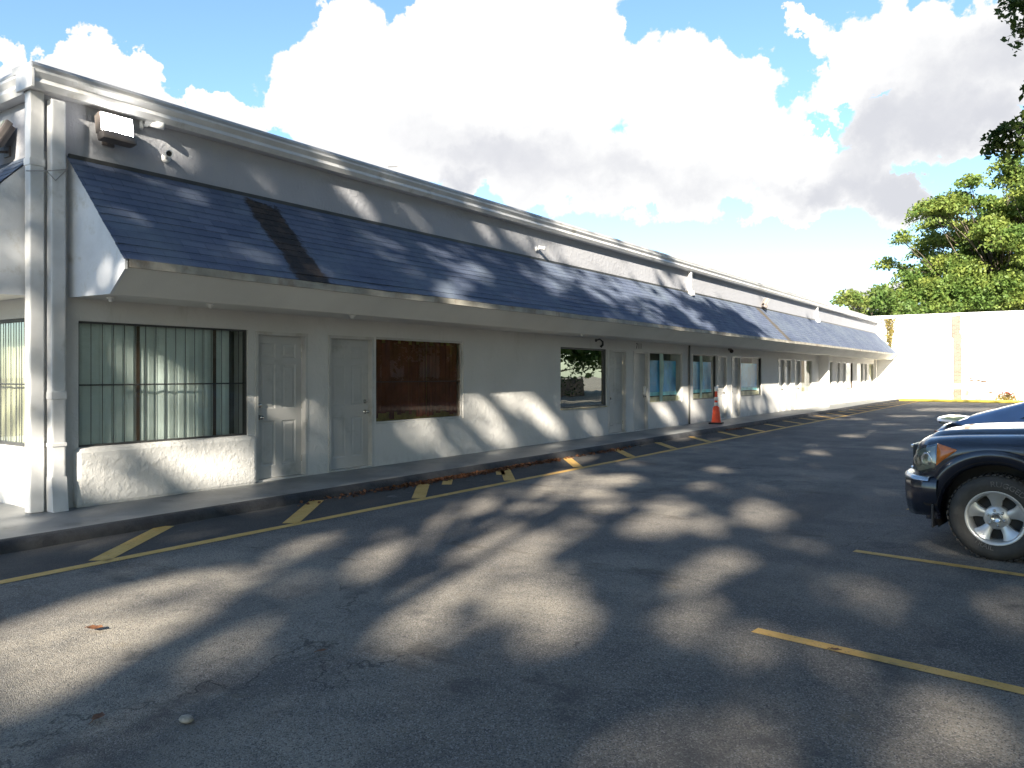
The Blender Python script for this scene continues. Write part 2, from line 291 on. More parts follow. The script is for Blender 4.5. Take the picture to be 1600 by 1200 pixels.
M['white'] = pm('white_plastic', (.72, .72, .71), .4, .05, 6); M['black'] = pm('black_plastic', (.018, .018, .018), .5, .15, 8)
M['orange'] = pm('cone_orange', (.80, .075, .02), .5, .12, 5, dirt=(.45, .06, .03), dsc=6); M['reflect'] = pm('reflective_sleeve', (.78, .78, .76), .4, .06, 8); M['rubber'] = pm('black_rubber', (.022, .022, .022), .75, .2, 8)
M['endwall'] = mat_endwall(); M['brick'] = mat_brick(); M['coping'] = pm('white_coping', (.74, .73, .70), .7, .05, 2, dirt=(.5, .47, .38), dsc=1.5)
M['ykerb'] = pm('yellow_kerb_paint', (.62, .47, .06), .7, .12, 2, dirt=(.34, .28, .12), dsc=2)
M['bark'] = pm('bark', (.12, .095, .075), .9, .3, 5, .8, 18, bdist=.03)
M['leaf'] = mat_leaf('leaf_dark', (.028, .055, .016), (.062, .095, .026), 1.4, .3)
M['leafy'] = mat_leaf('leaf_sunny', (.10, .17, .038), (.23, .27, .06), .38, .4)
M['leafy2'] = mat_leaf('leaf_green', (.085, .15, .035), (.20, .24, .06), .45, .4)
M['leafm'] = mat_leaf('leaf_mid', (.045, .085, .020), (.12, .15, .035), 2.2, .35); M['hedge'] = mat_leaf('hedge_leaf', (.025, .06, .016), (.05, .09, .02), 3, .25)
M['dry'] = mat_leaf('dry_leaf', (.11, .045, .022), (.22, .10, .045), 14, .2)
M['vine'] = mat_leaf('vine_leaf', (.17, .13, .04), (.30, .25, .07), 5, .3)
M['stone'] = pm('pebble', (.34, .31, .26), .9, .25, 30, .6, 60)
M['truck'] = pm('black_paint', (.010, .012, .022), .22, .1, 3, coat=1); M['sedan'] = pm('slate_blue_paint', (.22, .30, .46), .28, .06, 3, metal=.4, coat=1)
M['trim2'] = pm('flare_plastic', (.030, .032, .036), .42, .15, 6); M['chrome'] = pm('silver_trim', (.60, .60, .59), .22, .05, 6, metal=.9)
M['alloy'] = pm('alloy_silver', (.56, .555, .54), .32, .06, 8, metal=.55); M['cglass'] = mat_glass('car_glass', .10, (.12, .13, .14))
M['lens'] = pm('lamp_lens', (.30, .33, .28), .12, .15, 12, coat=1); M['clens'] = mat_glass('clear_lens', .14, (.72, .76, .70)); M['amber'] = pm('amber_lens', (.62, .17, .025), .18, .15, 14, coat=1); M['red'] = pm('red_lens', (.22, .012, .012), .2, .1, 10, coat=1)
M['tyre'] = pm('tyre_rubber', (.045, .042, .038), .8, .2, 5, .4, 60, dirt=(.075, .066, .054), dsc=4); M['tletter'] = pm('raised_white_letter', (.13, .12, .11), .7, .25, 30)
M['wire'] = pm('grey_wire', (.30, .28, .26), .6, .1, 10); M['flower'] = pm('red_bract', (.42, .06, .06), .7, .2, 10)
M['num'] = pm('number_black', (.02, .02, .022), .5, .1, 10)

# ------------------------------------------------------------------ mesh helpers
class MB:
    def __init__(s): s.v = []; s.f = []; s.mi = []; s.m = 0; s.sm = []; s.smooth = False
    def add(s, vs, fs):
        o = len(s.v); s.v += [tuple(map(float, q)) for q in vs]
        for f in fs: s.f.append([o+i for i in f]); s.mi.append(s.m); s.sm.append(s.smooth)
    def quad(s, a, b, c, d): s.add([a, b, c, d], [(0, 1, 2, 3)])
    def box(s, x0, x1, y0, y1, z0, z1, bv=0):
        if x0 > x1: x0, x1 = x1, x0
        if y0 > y1: y0, y1 = y1, y0
        if z0 > z1: z0, z1 = z1, z0
        b = min(bv, (x1-x0)*.45, (y1-y0)*.45, (z1-z0)*.45)
        if b <= 0:
            s.add([(x, y, z) for z in (z0, z1) for y in (y0, y1) for x in (x0, x1)], [(0,2,3,1),(4,5,7,6),(0,1,5,4),(2,6,7,3),(0,4,6,2),(1,3,7,5)]); return
        bm = bmesh.new(); r = bmesh.ops.create_cube(bm, size=1)
        for v in bm.verts: v.co = ((x0+x1)/2+v.co.x*(x1-x0), (y0+y1)/2+v.co.y*(y1-y0), (z0+z1)/2+v.co.z*(z1-z0))
        bmesh.ops.bevel(bm, geom=bm.edges[:], offset=b, segments=2, affect='EDGES', profile=.6)
        bm.verts.index_update(); s.add([v.co for v in bm.verts], [[v.index for v in f.verts] for f in bm.faces]); bm.free()
    def prism(s, poly, axis, a, b):
        # polygon of 2-D points swept along axis ('x': (y,z), 'y': (x,z), 'z': (x,y))
        def P(p, t): return {'x': (t, p[0], p[1]), 'y': (p[0], t, p[1]), 'z': (p[0], p[1], t)}[axis]
        n = len(poly); vs = [P(p, a) for p in poly]+[P(p, b) for p in poly]
        s.add(vs, [tuple(range(n)), tuple(range(2*n-1, n-1, -1))]+[(i, i+n, (i+1) % n+n, (i+1) % n) for i in range(n)])
    def tube(s, pts, rad, n=8, cap=True):
        pts = [Vector(p) for p in pts]; R = rad if isinstance(rad, (list, tuple)) else [rad]*len(pts); vs = []
        up = Vector((0, 0, 1)); prev = None
        for i, p in enumerate(pts):
            d = (pts[min(i+1, len(pts)-1)]-pts[max(i-1, 0)]).normalized()
            a = d.cross(up if abs(d.z) < .95 else Vector((1, 0, 0))).normalized()
            if prev is not None:
                a = (prev-d*prev.dot(d)).normalized()
            prev = a; b = d.cross(a)
            vs += [p+(a*math.cos(2*math.pi*k/n)+b*math.sin(2*math.pi*k/n))*R[i] for k in range(n)]
        fs = [(i*n+k, i*n+(k+1) % n, (i+1)*n+(k+1) % n, (i+1)*n+k) for i in range(len(pts)-1) for k in range(n)]
        if cap: fs += [tuple(range(n-1, -1, -1)), tuple(range((len(pts)-1)*n, len(pts)*n))]
        s.add(vs, fs)
    def lathe(s, prof, c=(0, 0, 0), axis='z', n=24, closed=False):
        vs = []
        for r, h in prof:
            for k in range(n):
                t = 2*math.pi*k/n; u, v = r*math.cos(t), r*math.sin(t)
                q = {'z': (u, v, h), 'y': (u, h, v), 'x': (h, u, v)}[axis]; vs.append((c[0]+q[0], c[1]+q[1], c[2]+q[2]))
        m = len(prof); fs = [(i*n+k, i*n+(k+1) % n, ((i+1) % m)*n+(k+1) % n, ((i+1) % m)*n+k) for i in range(m if closed else m-1) for k in range(n)]
        s.add(vs, fs)
    def grid(s, P):
        a = len(P); b = len(P[0]); s.add([q for r in P for q in r], [(i*b+j, i*b+j+1, (i+1)*b+j+1, (i+1)*b+j) for i in range(a-1) for j in range(b-1)])
    def sphere(s, c, r, n=10, sz=1):
        s.lathe([(max(1e-4, r*math.sin(math.pi*i/n)), -r*sz*math.cos(math.pi*i/n)) for i in range(n+1)], c, 'z', n*2)
    def build(s, name, mats, parent=None, fixn=True):
        me = bpy.data.meshes.new(name); me.from_pydata(s.v, [], s.f)
        for m in (mats if isinstance(mats, (list, tuple)) else [mats]): me.materials.append(M[m])
        me.polygons.foreach_set('material_index', s.mi); me.polygons.foreach_set('use_smooth', s.sm)
        if fixn:
            bm = bmesh.new(); bm.from_mesh(me); bmesh.ops.recalc_face_normals(bm, faces=bm.faces[:]); bm.to_mesh(me); bm.free()
        me.update(); return link(name, me, parent)
def link(name, me, parent=None):
    o = bpy.data.objects.new(name, me); C.objects.link(o)
    if parent is not None:
        o.parent = parent; o.matrix_parent_inverse = Matrix.Identity(4)
        o.location = -wloc(parent) if REL.get(parent.name, False) else (0, 0, 0)
    return o
REL = {}
def wloc(o):
    v = Vector(o.location)
    while o.parent is not None: o = o.parent; v = v+Vector(o.location)
    return v
def thing(name, label, cat, loc=(0, 0, 0), rz=0, group=None, local=False):
    # local=False: children meshes are given in world coordinates; local=True: in the thing's own frame
    o = bpy.data.objects.new(name, None); C.objects.link(o); o.location = loc; o.rotation_euler = (0, 0, rz); o.empty_display_size = .2
    tag(o, label, cat, group); REL[o.name] = not local; return o
def tag(o, label=None, cat=None, group=None, kind=None):
    if label: o['label'] = label
    if cat: o['category'] = cat
    if group: o['group'] = group
    if kind: o['kind'] = kind
    return o
def struct(mb, name, mats): o = mb.build(name, mats); o['kind'] = 'structure'; return o
def copy_tree(o, parent=None):
    c = o.copy(); C.objects.link(c)
    if parent is not None: c.parent = parent
    for ch in list(o.children): copy_tree(ch, c)
    return c
def textmesh(body, size, extrude=.004):
    cu = bpy.data.curves.new('txt', 'FONT'); cu.body = body; cu.size = size; cu.extrude = extrude; cu.align_x = 'CENTER'
    o = bpy.data.objects.new('txt', cu); C.objects.link(o); bpy.context.view_layer.update()
    me = bpy.data.meshes.new_from_object(o.evaluated_get(bpy.context.evaluated_depsgraph_get()))
    vs = [tuple(v.co) for v in me.vertices]; fs = [tuple(p.vertices) for p in me.polygons]
    bpy.data.objects.remove(o); bpy.data.curves.remove(cu); bpy.data.meshes.remove(me); return vs, fs
# ------------------------------------------------------------------ ground, pavement, markings
XF = -8.8; YE = 4.0; YF = 50.0; ZS = .10; TH = (3.9-2.7)/(-8.8+7.65)
mb = MB(); mb.quad((-300, -300, 0), (300, -300, 0), (300, 300, 0), (-300, 300, 0)); struct(mb, 'ground', 'asphalt')
mb = MB(); mb.box(-20, -7.56, -1.5, YF-.05, -.05, ZS-.002); struct(mb, 'pavement', 'walk')
mb = MB(); rows = []
ys = np.arange(-1.5, YF-.05, .07)
for y in ys:
    q = Vector((0, y, 0)); n = noise.noise(q*1.7); n2 = noise.noise(q*6.0+Vector((5, 0, 0))); c = .014*n+.010*n2
    chip = max(0, noise.noise(q*.8+Vector((9, 0, 0)))-.25)*.10
    rows.append([(-7.60, y, ZS+.003), (-7.50+c-chip, y, ZS+.001+.005*n2), (-7.478+c-chip*.5, y, ZS-.022+.008*n2), (-7.462+c, y, .055), (-7.455+c*1.4, y, -.02)])
mb.smooth = True; mb.grid(rows); struct(mb, 'kerb', 'kerb')
mb = MB()
ys = np.arange(-6, 49, .25); rows = []
rows = [[(-6.51+.012*noise.noise(Vector((0, y, 0))), y, .004), (-6.39+.012*noise.noise(Vector((4, y, 0))), y, .004)] for y in ys]
mb.grid(rows); struct(mb, 'aisle_line', 'yellow')
def strip(name, a, b, wd, z=.004):
    m = MB(); a = Vector(a); b = Vector(b); d = (b-a).normalized(); p = Vector((-d.y, d.x))*wd/2
    R = []
    for i in range(9):
        q = a+(b-a)*i/8; k = .004*noise.noise(Vector((q.x*3, q.y*3, 0)))
        e = Vector((p.x, p.y))
        R.append([(q.x+e.x+k, q.y+e.y, z), (q.x-e.x+k, q.y-e.y, z)])
    m.grid(R); return struct(m, name, 'yellow')
for k in range(-2, 23):
    y = 3.42+1.98*k
    L1 = .92 if k not in (2,) else .80
    strip('hatch_stripe', (-6.53, y-.02), (-6.53-L1, y+1.14*L1/.92), .17)
# ghosts of an older hatching
for y in (7.95, 9.25): strip('hatch_stripe', (-7.02, y+.55), (-7.36, y+1.0), .14)
for i, y in enumerate((2.13, 4.74, 7.36, 9.98, 12.6, 15.2, 17.8, 20.4, 23.0, 25.6)):
    strip('stall_line', (-1.55+.04*i, y), (3.6, y-.62), .10)

# ------------------------------------------------------------------ the shop building
B = thing('strip_mall', 'long single storey white stucco shop row under a sloping blue shingle awning', 'building', (XF, YE, 0))
def door_spec(y0, y1, knob, style='six'): return dict(k='d', y0=y0, y1=y1, z0=ZS, z1=2.12, knob=knob, style=style)
def win_spec(y0, y1, style, z0=.76): return dict(k='w', y0=y0, y1=y1, z0=z0, z1=2.13, style=style)
OPEN = [win_spec(4.36, 6.55, 'bars', .74), door_spec(6.66, 7.55, -1), door_spec(7.94, 8.87, 1, 'shallow'), win_spec(8.92, 11.13, 'brown'),
        win_spec(14.49, 16.59, 'mirror', .80), door_spec(16.69, 17.60, -1), door_spec(18.02, 18.88, 1, 'flat'), win_spec(18.98, 21.14, 'film'),
        win_spec(21.95, 23.86, 'film2', .78), door_spec(23.95, 24.80, 1), door_spec(25.24, 26.10, -1), win_spec(26.18, 28.41, 'film3', .78),
        door_spec(30.45, 31.28, 1, 'lite'), door_spec(31.34, 32.17, -1, 'lite'), door_spec(32.66, 33.60, 1), win_spec(33.75, 35.5, 'plain', .78),
        win_spec(37.0, 39.2, 'plain', .78), door_spec(39.9, 40.75, -1), door_spec(41.2, 42.0, 1), win_spec(42.1, 43.7, 'pattern', .78), win_spec(44.7, 46.3, 'plain', .60),
        door_spec(46.5, 47.3, 1, 'lite'), win_spec(47.9, 49.3, 'plain', .78)]
ZT = 4.62; ZP = 3.9
def facade(mb, openings, P, u0, u1, zb, zt, depth):
    # P(u, z, d): a point on the wall face, d metres in
    cur = u0
    for o in openings:
        a, b = o['y0'], o['y1']
        mb.quad(P(cur, zb, 0), P(a, zb, 0), P(a, zt, 0), P(cur, zt, 0))
        if o['z0'] > zb+.01: mb.quad(P(a, zb, 0), P(b, zb, 0), P(b, o['z0'], 0), P(a, o['z0'], 0))
        mb.quad(P(a, o['z1'], 0), P(b, o['z1'], 0), P(b, zt, 0), P(a, zt, 0))
        z0, z1 = o['z0'], o['z1']
        mb.quad(P(a, z0, 0), P(a, z1, 0), P(a, z1, depth), P(a, z0, depth)); mb.quad(P(b, z0, 0), P(b, z0, depth), P(b, z1, depth), P(b, z1, 0))
        mb.quad(P(a, z1, 0), P(b, z1, 0), P(b, z1, depth), P(a, z1, depth)); mb.quad(P(a, z0, 0), P(a, z0, depth), P(b, z0, depth), P(b, z0, 0))
        cur = b
    mb.quad(P(cur, zb, 0), P(u1, zb, 0), P(u1, zt, 0), P(cur, zt, 0))
mb = MB()
PF = lambda u, z, d: (XF-d, u, z)
facade(mb, OPEN, PF, YE, YF, 0.0, ZP, .45)
EW = [dict(y0=9.12, y1=11.3, z0=.75, z1=2.16)]
PE = lambda u, z, d: (-u, YE+d, z)
facade(mb, EW, PE, 8.8, 22.0, 0.0, ZP, .45)
mb.quad((-22, YE, 0), (-22, YF, 0), (-22, YF, ZT), (-22, YE, ZT)); mb.quad((-22, YF, 0), (XF, YF, 0), (XF, YF, ZT), (-22, YF, ZT))
# thicker dwarf wall below the first window, with a rounded end
mb.box(XF-.05, XF+.085, 4.30, 6.635, ZS-.02, .735, .05)
wall = mb.build('wall', 'wall', B, fixn=False)
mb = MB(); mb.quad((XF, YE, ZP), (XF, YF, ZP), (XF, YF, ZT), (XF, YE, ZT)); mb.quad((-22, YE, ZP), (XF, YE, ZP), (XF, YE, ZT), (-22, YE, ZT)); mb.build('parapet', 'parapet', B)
mb = MB(); mb.quad((-22, YE, ZT+.05), (XF, YE, ZT+.05), (XF, YF, ZT+.05), (-22, YF, ZT+.05)); mb.build('roof', 'roof', B)
mb = MB(); mb.quad((XF-.62, YE+.5, 0), (XF-.62, YF-.3, 0), (XF-.62, YF-.3, 2.6), (XF-.62, YE+.5, 2.6)); mb.build('back_partition', 'room', B)
# low fin wall between shop fronts far along
mb = MB(); mb.box(XF-.02, XF+.42, 36.62, 36.80, ZS-.02, 2.37, .01); mb.build('fin_wall', 'wall', B)
mb = MB(); mb.box(XF-.02, XF+.10, 49.45, 49.62, ZS-.02, 2.37, .01); mb.build('fin_wall', 'wall', B)
mb = MB(); mb.tube([(XF+.03, 21.60, ZS), (XF+.03, 21.60, 2.37)], .028, 8); mb.build('conduit', 'dframe', B)

def six_panel(mb, P, a, b, z0, z1, style):
    W = b-a; H = z1-z0
    if style == 'flat':
        mb.quad(P(a, z0, 0), P(b, z0, 0), P(b, z1, 0), P(a, z1, 0)); return
    us = [.13, .43, .57, .87]; zs = [.085, .40, .485, .80, .845, .945]
    if style == 'lite': us = [.30, .70]; zs = [.12, .90]
    U = [a]+[a+W*q for q in us]+[b]; Z = [z0]+[z0+H*q for q in zs]+[z1]
    dp = .010 if style != 'shallow' else .006
    for i in range(len(U)-1):
        for j in range(len(Z)-1):
            u0, u1, y0, y1 = U[i], U[i+1], Z[j], Z[j+1]
            if i % 2 == 1 and j % 2 == 1:
                R = [(0, 0), (.014, dp), (.030, dp), (.055, dp*.25)]
                for (e0, d0), (e1, d1) in zip(R, R[1:]):
                    q0 = [(u0+e0, y0+e0), (u1-e0, y0+e0), (u1-e0, y1-e0), (u0+e0, y1-e0)]; q1 = [(u0+e1, y0+e1), (u1-e1, y0+e1), (u1-e1, y1-e1), (u0+e1, y1-e1)]
                    for k in range(4):
                        l = (k+1) % 4; mb.quad(P(*q0[k], d0), P(*q0[l], d0), P(*q1[l], d1), P(*q1[k], d1))
                e = R[-1][0]; mb.quad(P(u0+e, y0+e, R[-1][1]), P(u1-e, y0+e, R[-1][1]), P(u1-e, y1-e, R[-1][1]), P(u0+e, y1-e, R[-1][1]))
            else: mb.quad(P(u0, y0, 0), P(u1, y0, 0), P(u1, y1, 0), P(u0, y1, 0))
def frame_ring(mb, P, a, b, z0, z1, wd, d0, d1, bottom=True):
    def bar(u0, u1, y0, y1):
        c = [(u0, y0), (u1, y0), (u1, y1), (u0, y1)]
        vs = [P(*q, d0) for q in c]+[P(*q, d1) for q in c]
        mb.add(vs, [(0, 1, 2, 3), (4, 5, 6, 7), (0, 1, 5, 4), (1, 2, 6, 5), (2, 3, 7, 6), (3, 0, 4, 7)])
    zb = z0+wd if bottom else z0
    bar(a, a+wd, z0, z1); bar(b-wd, b, z0, z1); bar(a+wd, b-wd, z1-wd, z1)
    if bottom: bar(a+wd, b-wd, z0, z0+wd)
def make_door(o):
    a, b, z0, z1 = o['y0'], o['y1'], o['z0'], o['z1']; fw = .045
    P = lambda u, z, d: (XF-.075-d, u, z)
    mb = MB(); six_panel(mb, P, a+fw, b-fw, z0+.025, z1-fw, o['style'])
    d = mb.build('door', 'door', B, fixn=False)
    mb = MB(); frame_ring(mb, lambda u, z, e: (XF-e, u, z), a, b, z0, z1, fw, -.012, .10, False); mb.box(XF-.16, XF+.01, a+.001, b-.001, z0-.01, z0+.02); mb.build('door_frame', 'trim', d)
    yk = (a+fw+.075) if o['knob'] < 0 else (b-fw-.075); x = XF-.075
    mb = MB(); mb.smooth = True
    mb.lathe([(.001, 0), (.034, 0), (.034, .008), (.014, .012), (.013, .035), (.024, .042), (.030, .055), (.026, .070), (.001, .076)], (x, yk, .96), 'x', 16); mb.build('knob', 'metal', d)
    mb = MB(); mb.smooth = True; mb.lathe([(.001, 0), (.032, 0), (.031, .014), (.022, .022), (.001, .022)], (x, yk, 1.12), 'x', 16); mb.build('deadbolt', 'metal', d)
    if o['style'] == 'lite':
        mb = MB(); W = b-a-2*fw; mb.box(x-.004, x+.006, a+fw+.30*W, a+fw+.70*W, z0+.30, z0+1.72); mb.build('light_panel', 'white', d)
    else:
        mb = MB(); 
        yh = (b-fw) if o['knob'] < 0 else (a+fw)
        for z in (z0+.25, z0+1.0, z0+1.72): mb = MB(); mb.tube([(x+.006, yh, z-.045), (x+.006, yh, z+.045)], .008, 6); mb.build('hinge', 'metal', d)
    if o['style'] == 'flat':
        mb = MB(); mb.box(x, x+.05, b-fw-.11, b-fw-.03, 1.02, 1.22, .008); mb.build('lock_box', 'white', d)
    return d
def slats(mb, P, a, b, z0, z1, pitch, d, ragged=0, skip=()):
    n = int(round((b-a)/pitch)); p = (b-a)/n
    for i in range(n):
        if i in skip: continue
        r = random.Random(i*7+int(a*100)); t = r.uniform(-.22, .05); u0 = a+i*p+.002; u1 = a+(i+1)*p-(.010 if ragged else .001)
        lo = z0+(r.uniform(.03, .17) if ragged else 0); hi = z1-(r.uniform(.0, .09) if ragged and r.random() < .6 else 0)
        bow = .012; um = (u0+u1)/2; dd = t*p
        mb.grid([[P(u0, lo, d-dd), P(um, lo, d-bow), P(u1, lo, d+dd)], [P(u0, hi, d-dd), P(um, hi, d-bow), P(u1, hi, d+dd)]])
def make_window(o, P=PF, bars=None):
    a, b, z0, z1, st = o['y0'], o['y1'], o['z0'], o['z1'], o['style']; fw = .035 if st != 'bars' else .022
    fm = {'bars': 'dframe', 'bars_end': 'dframe', 'brown': 'trim', 'mirror': 'dframe', 'film3': 'dframe', 'film': 'trim', 'film2': 'dframe', 'plain': 'trim', 'pattern': 'bframe'}[st]
    mb = MB(); frame_ring(mb, P, a, b, z0, z1, fw, .03, .09); Wn = mb.build('window', fm, B)
    if st == 'mirror':
        mb = MB(); q = [(b-.11, z0+fw), (b-fw, z0+fw), (b-fw, z1-fw), (b-.11, z1-fw)]; vs = [P(*k, .035) for k in q]+[P(*k, .08) for k in q]
        mb.add(vs, [(0, 1, 2, 3), (0, 1, 5, 4), (1, 2, 6, 5), (2, 3, 7, 6), (3, 0, 4, 7)]); mb.build('jamb', 'dframe', Wn)
        b2 = b-.11
        sil = MB(); sil.box(XF-.03, XF+.03, a, b, z0-.03, z0-.002, .006); sil.build('sill', 'cream', Wn)
    else: b2 = b-fw
    gm_ = {'mirror': 'glassr', 'brown': 'glassb', 'film': 'glassm', 'film2': 'glassm', 'film3': 'glassm'}.get(st, 'glass')
    mb = MB(); mb.quad(P(a+fw, z0+fw, .06), P(b2, z0+fw, .06), P(b2, z1-fw, .06), P(a+fw, z1-fw, .06)); mb.build('pane', gm_, Wn, fixn=False)
    zi0, zi1, ai, bi = z0+.01, z1-.01, a+.012, b-.012
    if st in ('bars', 'bars_end'):
        mb = MB(); slats(mb, P, a+.03, b-.20 if st == 'bars' else b-.03, zi0, zi1, .128, .13, 0, ()); mb.build('vertical_blind', 'blindw' if st == 'bars' else 'blindy', Wn)
        mb = MB()
        n = int((b-a)/.128)
        for i in range(1, n+1):
            u = a+.03+i*.128
            if u > b-.03: break
            mb.tube([P(u, z0+fw, .045), P(u, z1-fw, .045)], .0045, 5)
        mb.tube([P(a+fw, z0+.685, .040), P(b-fw, z0+.685, .040)], .010, 6); mb.build('security_bars', 'bar', Wn)
        if st == 'bars':
            mb = MB()
            for u in (a+.03+5.5*.128, a+.03+13.5*.128): mb = MB(); mb.add([P(u-.022, z0+fw, .10), P(u+.022, z0+fw, .10), P(u+.022, z1-fw, .10), P(u-.022, z1-fw, .10)], [(0, 1, 2, 3)]); mb.build('mullion', 'bframe', Wn)
            mb = MB(); mb.quad(P(b-.26, zi0, .30), P(b, zi0, .30), P(b, zi1, .30), P(b-.26, zi1, .30)); mb.build('interior_gap', 'room', Wn)
    elif st == 'brown':
        mb = MB(); slats(mb, P, a+.02, b-.02, zi0, zi1, .089, .15, 1); mb.build('vertical_blind', 'blindb', Wn)
        mb = MB(); mb.quad(P(ai, zi0, .22), P(bi, zi0, .22), P(bi, zi1, .22), P(ai, zi1, .22)); mb.build('backing', 'ylight', Wn)
        mb = MB(); mb.tube([P(a+fw, 1.42, .05), P(b-fw, 1.42, .05)], .010, 6); mb.build('meeting_rail', 'bframe', Wn)
    elif st == 'mirror':
        mb = MB(); mb.quad(P(ai, zi0, .25), P(bi, zi0, .25), P(bi, zi1, .25), P(ai, zi1, .25)); mb.build('backing', 'dark', Wn)
    elif st.startswith('film'):
        w_ = b-a
        mb = MB(); mb.quad(P(ai, zi0, .35), P(bi, zi0, .35), P(bi, zi1, .35), P(ai, zi1, .35)); mb.build('backing', 'room', Wn)
        mb = MB(); mb.quad(P(a+.05*w_, z0+.30, .12), P(b-.08*w_, z0+.30, .12), P(b-.08*w_, z1-.22, .12), P(a+.05*w_, z1-.22, .12)); mb.build('blue_poster', 'blue', Wn)
        mb = MB(); mb.quad(P(a+.04*w_, z0+.20, .115), P(b-.07*w_, z0+.20, .115), P(b-.07*w_, z0+.30, .115), P(a+.04*w_, z0+.30, .115)); mb.build('teal_strip', 'teal', Wn)
        mb = MB(); mb.quad(P(ai, zi0, .11), P(bi, zi0, .11), P(bi, z0+.17, .11), P(ai, z0+.17, .11)); mb.build('low_board', 'cream', Wn)
        dr = {'film': [(.38, .50)], 'film2': [(.40, .52)], 'film3': []}[st]
        for f0, f1 in dr:
            mb = MB(); rows = []
            for k in range(13):
                t = k/12; z = zi1-(zi1-zi0)*t; sw = .03*w_*math.sin(t*5)
                rows.append([P(a+w_*(f0+(f1-f0)*j/8)+sw*(j/8), z, .10-.012*math.sin(j*2.2+t*2)) for j in range(9)])
            mb.smooth = True; mb.grid(rows); mb.build('sheer_curtain', 'sheer', Wn)
    else:
        mb = MB(); slats(mb, P, a+.02, b-.02, zi0, zi1, .12, .15); mb.build('vertical_blind', 'sheer' if st == 'pattern' else 'blindy', Wn)
        mb = MB(); mb.quad(P(ai, zi0, .25), P(bi, zi0, .25), P(bi, zi1, .25), P(ai, zi1, .25)); mb.build('backing', 'room', Wn)
    return Wn
for o in OPEN: (make_door if o['k'] == 'd' else make_window)(o)
make_window(dict(y0=9.12, y1=11.3, z0=.75, z1=2.16, style='bars_end'), PE)
# number over the flat door
for i, ch in enumerate('711'):
    vs, fs = textmesh(ch, .20, .004); mb = MB(); mb.add([(XF+.006+z, 18.20+.12*i+x*.9, 2.19+y) for x, y, z in vs], fs); mb.build('unit_number', 'num', B)

# awning: shingle courses, end gussets, eave board, sloping soffit
XO, ZO = -7.65, 2.70; A0, A1 = 4.25, YF-.02
def courses(P, n, a0, a1):
    mb = MB()
    for i in range(n):
        t0, t1 = i/n, (i+1)/n
        x0, z0 = XF+(XO-XF)*t0, 3.9+(ZO-3.9)*t0; x1, z1 = XF+(XO-XF)*t1, 3.9+(ZO-3.9)*t1
        nx, nz = .722*.005, .692*.005
        m = max(2, int((a1-a0)/.9)); R0 = []; R1 = []; R2 = []
        for k in range(m+1):
            y = a0+(a1-a0)*k/m; s = .010*noise.noise(Vector((y*.7, i*.3, 1)))*(t1**2); jz = -.010*abs(noise.noise(Vector((y*3.1, i*5.3, 2))))
            R0.append(P(x0+s, y, z0+s)); R1.append(P(x1+nx+s, y, z1+nz+s+jz*.4)); R2.append(P(x1+s, y, z1+s))
        mb.grid([R0, R1, R2])
    return mb
PA = lambda x, y, z: (x, y, z); PAE = lambda x, y, z: (-12.8+4.0-(y-4.25)-.12, YE-(x-XF), z)
courses(PA, 14, A0-.02, A1).build('awning_shingles', 'shingle', B)
courses(PAE, 14, 4.25, 16).build('awning_shingles', 'shingle', B)
prof = [(XF-.002, 3.885), (XO-.012, ZO-.012), (XO-.02, ZO-.10), (-7.95, 2.365), (XF-.002, 2.375)]
mb = MB(); mb.prism(prof, 'y', A0, A0+.03); mb.build('awning_end', 'panel', B)
mb = MB(); mb.prism([(x, z) for x, z in prof], 'y', A1-.03, A1); mb.build('awning_end', 'panel', B)
mb = MB(); ep = [(YE-(x-XF), z) for x, z in prof]; mb.prism(ep, 'x', -8.95, -8.92)
mb.build('awning_end', 'panel', B)
mb = MB()
for P_, a0, a1 in ((PA, A0+.03, A1-.03), (PAE, 4.285, 16)):
    m = int((a1-a0)/.6); up = []; dn = []; up2 = []; dn2 = []
    for k in range(m+1):
        y = a0+(a1-a0)*k/m; s = .010*noise.noise(Vector((y*.7, 4.2, 1)))
        up.append(P_(XO+.004+s, y, ZO-.002+s)); dn.append(P_(XO+.002+s, y, ZO-.085+s)); dn2.append(P_(XO-.03+s, y, ZO-.085+s)); up2.append(P_(XO-.03+s, y, ZO-.03+s))
    mb.grid([up2, up, dn, dn2])
mb.build('eave_board', 'eave', B)
mb = MB()
for P_, a0, a1 in ((PA, A0+.03, A1-.03), (PAE, 4.285, 16)):
    m = int((a1-a0)/.6); a_ = []; b_ = []; c_ = []
    for k in range(m+1):
        y = a0+(a1-a0)*k/m; s = .002*noise.noise(Vector((y*.5, 7.7, 1)))
        a_.append(P_(XO-.02, y, ZO-.075+s)); b_.append(P_(-7.95+s, y, 2.365+s)); c_.append(P_(XF+.001, y, 2.375))
    mb.grid([a_, b_, c_])
mb.build('soffit', 'soffit', B)
mb = MB(); mb.box(XF-.01, XF+.02, A0, A1, 3.885, 3.93); mb.build('head_flashing', 'dframe', B)
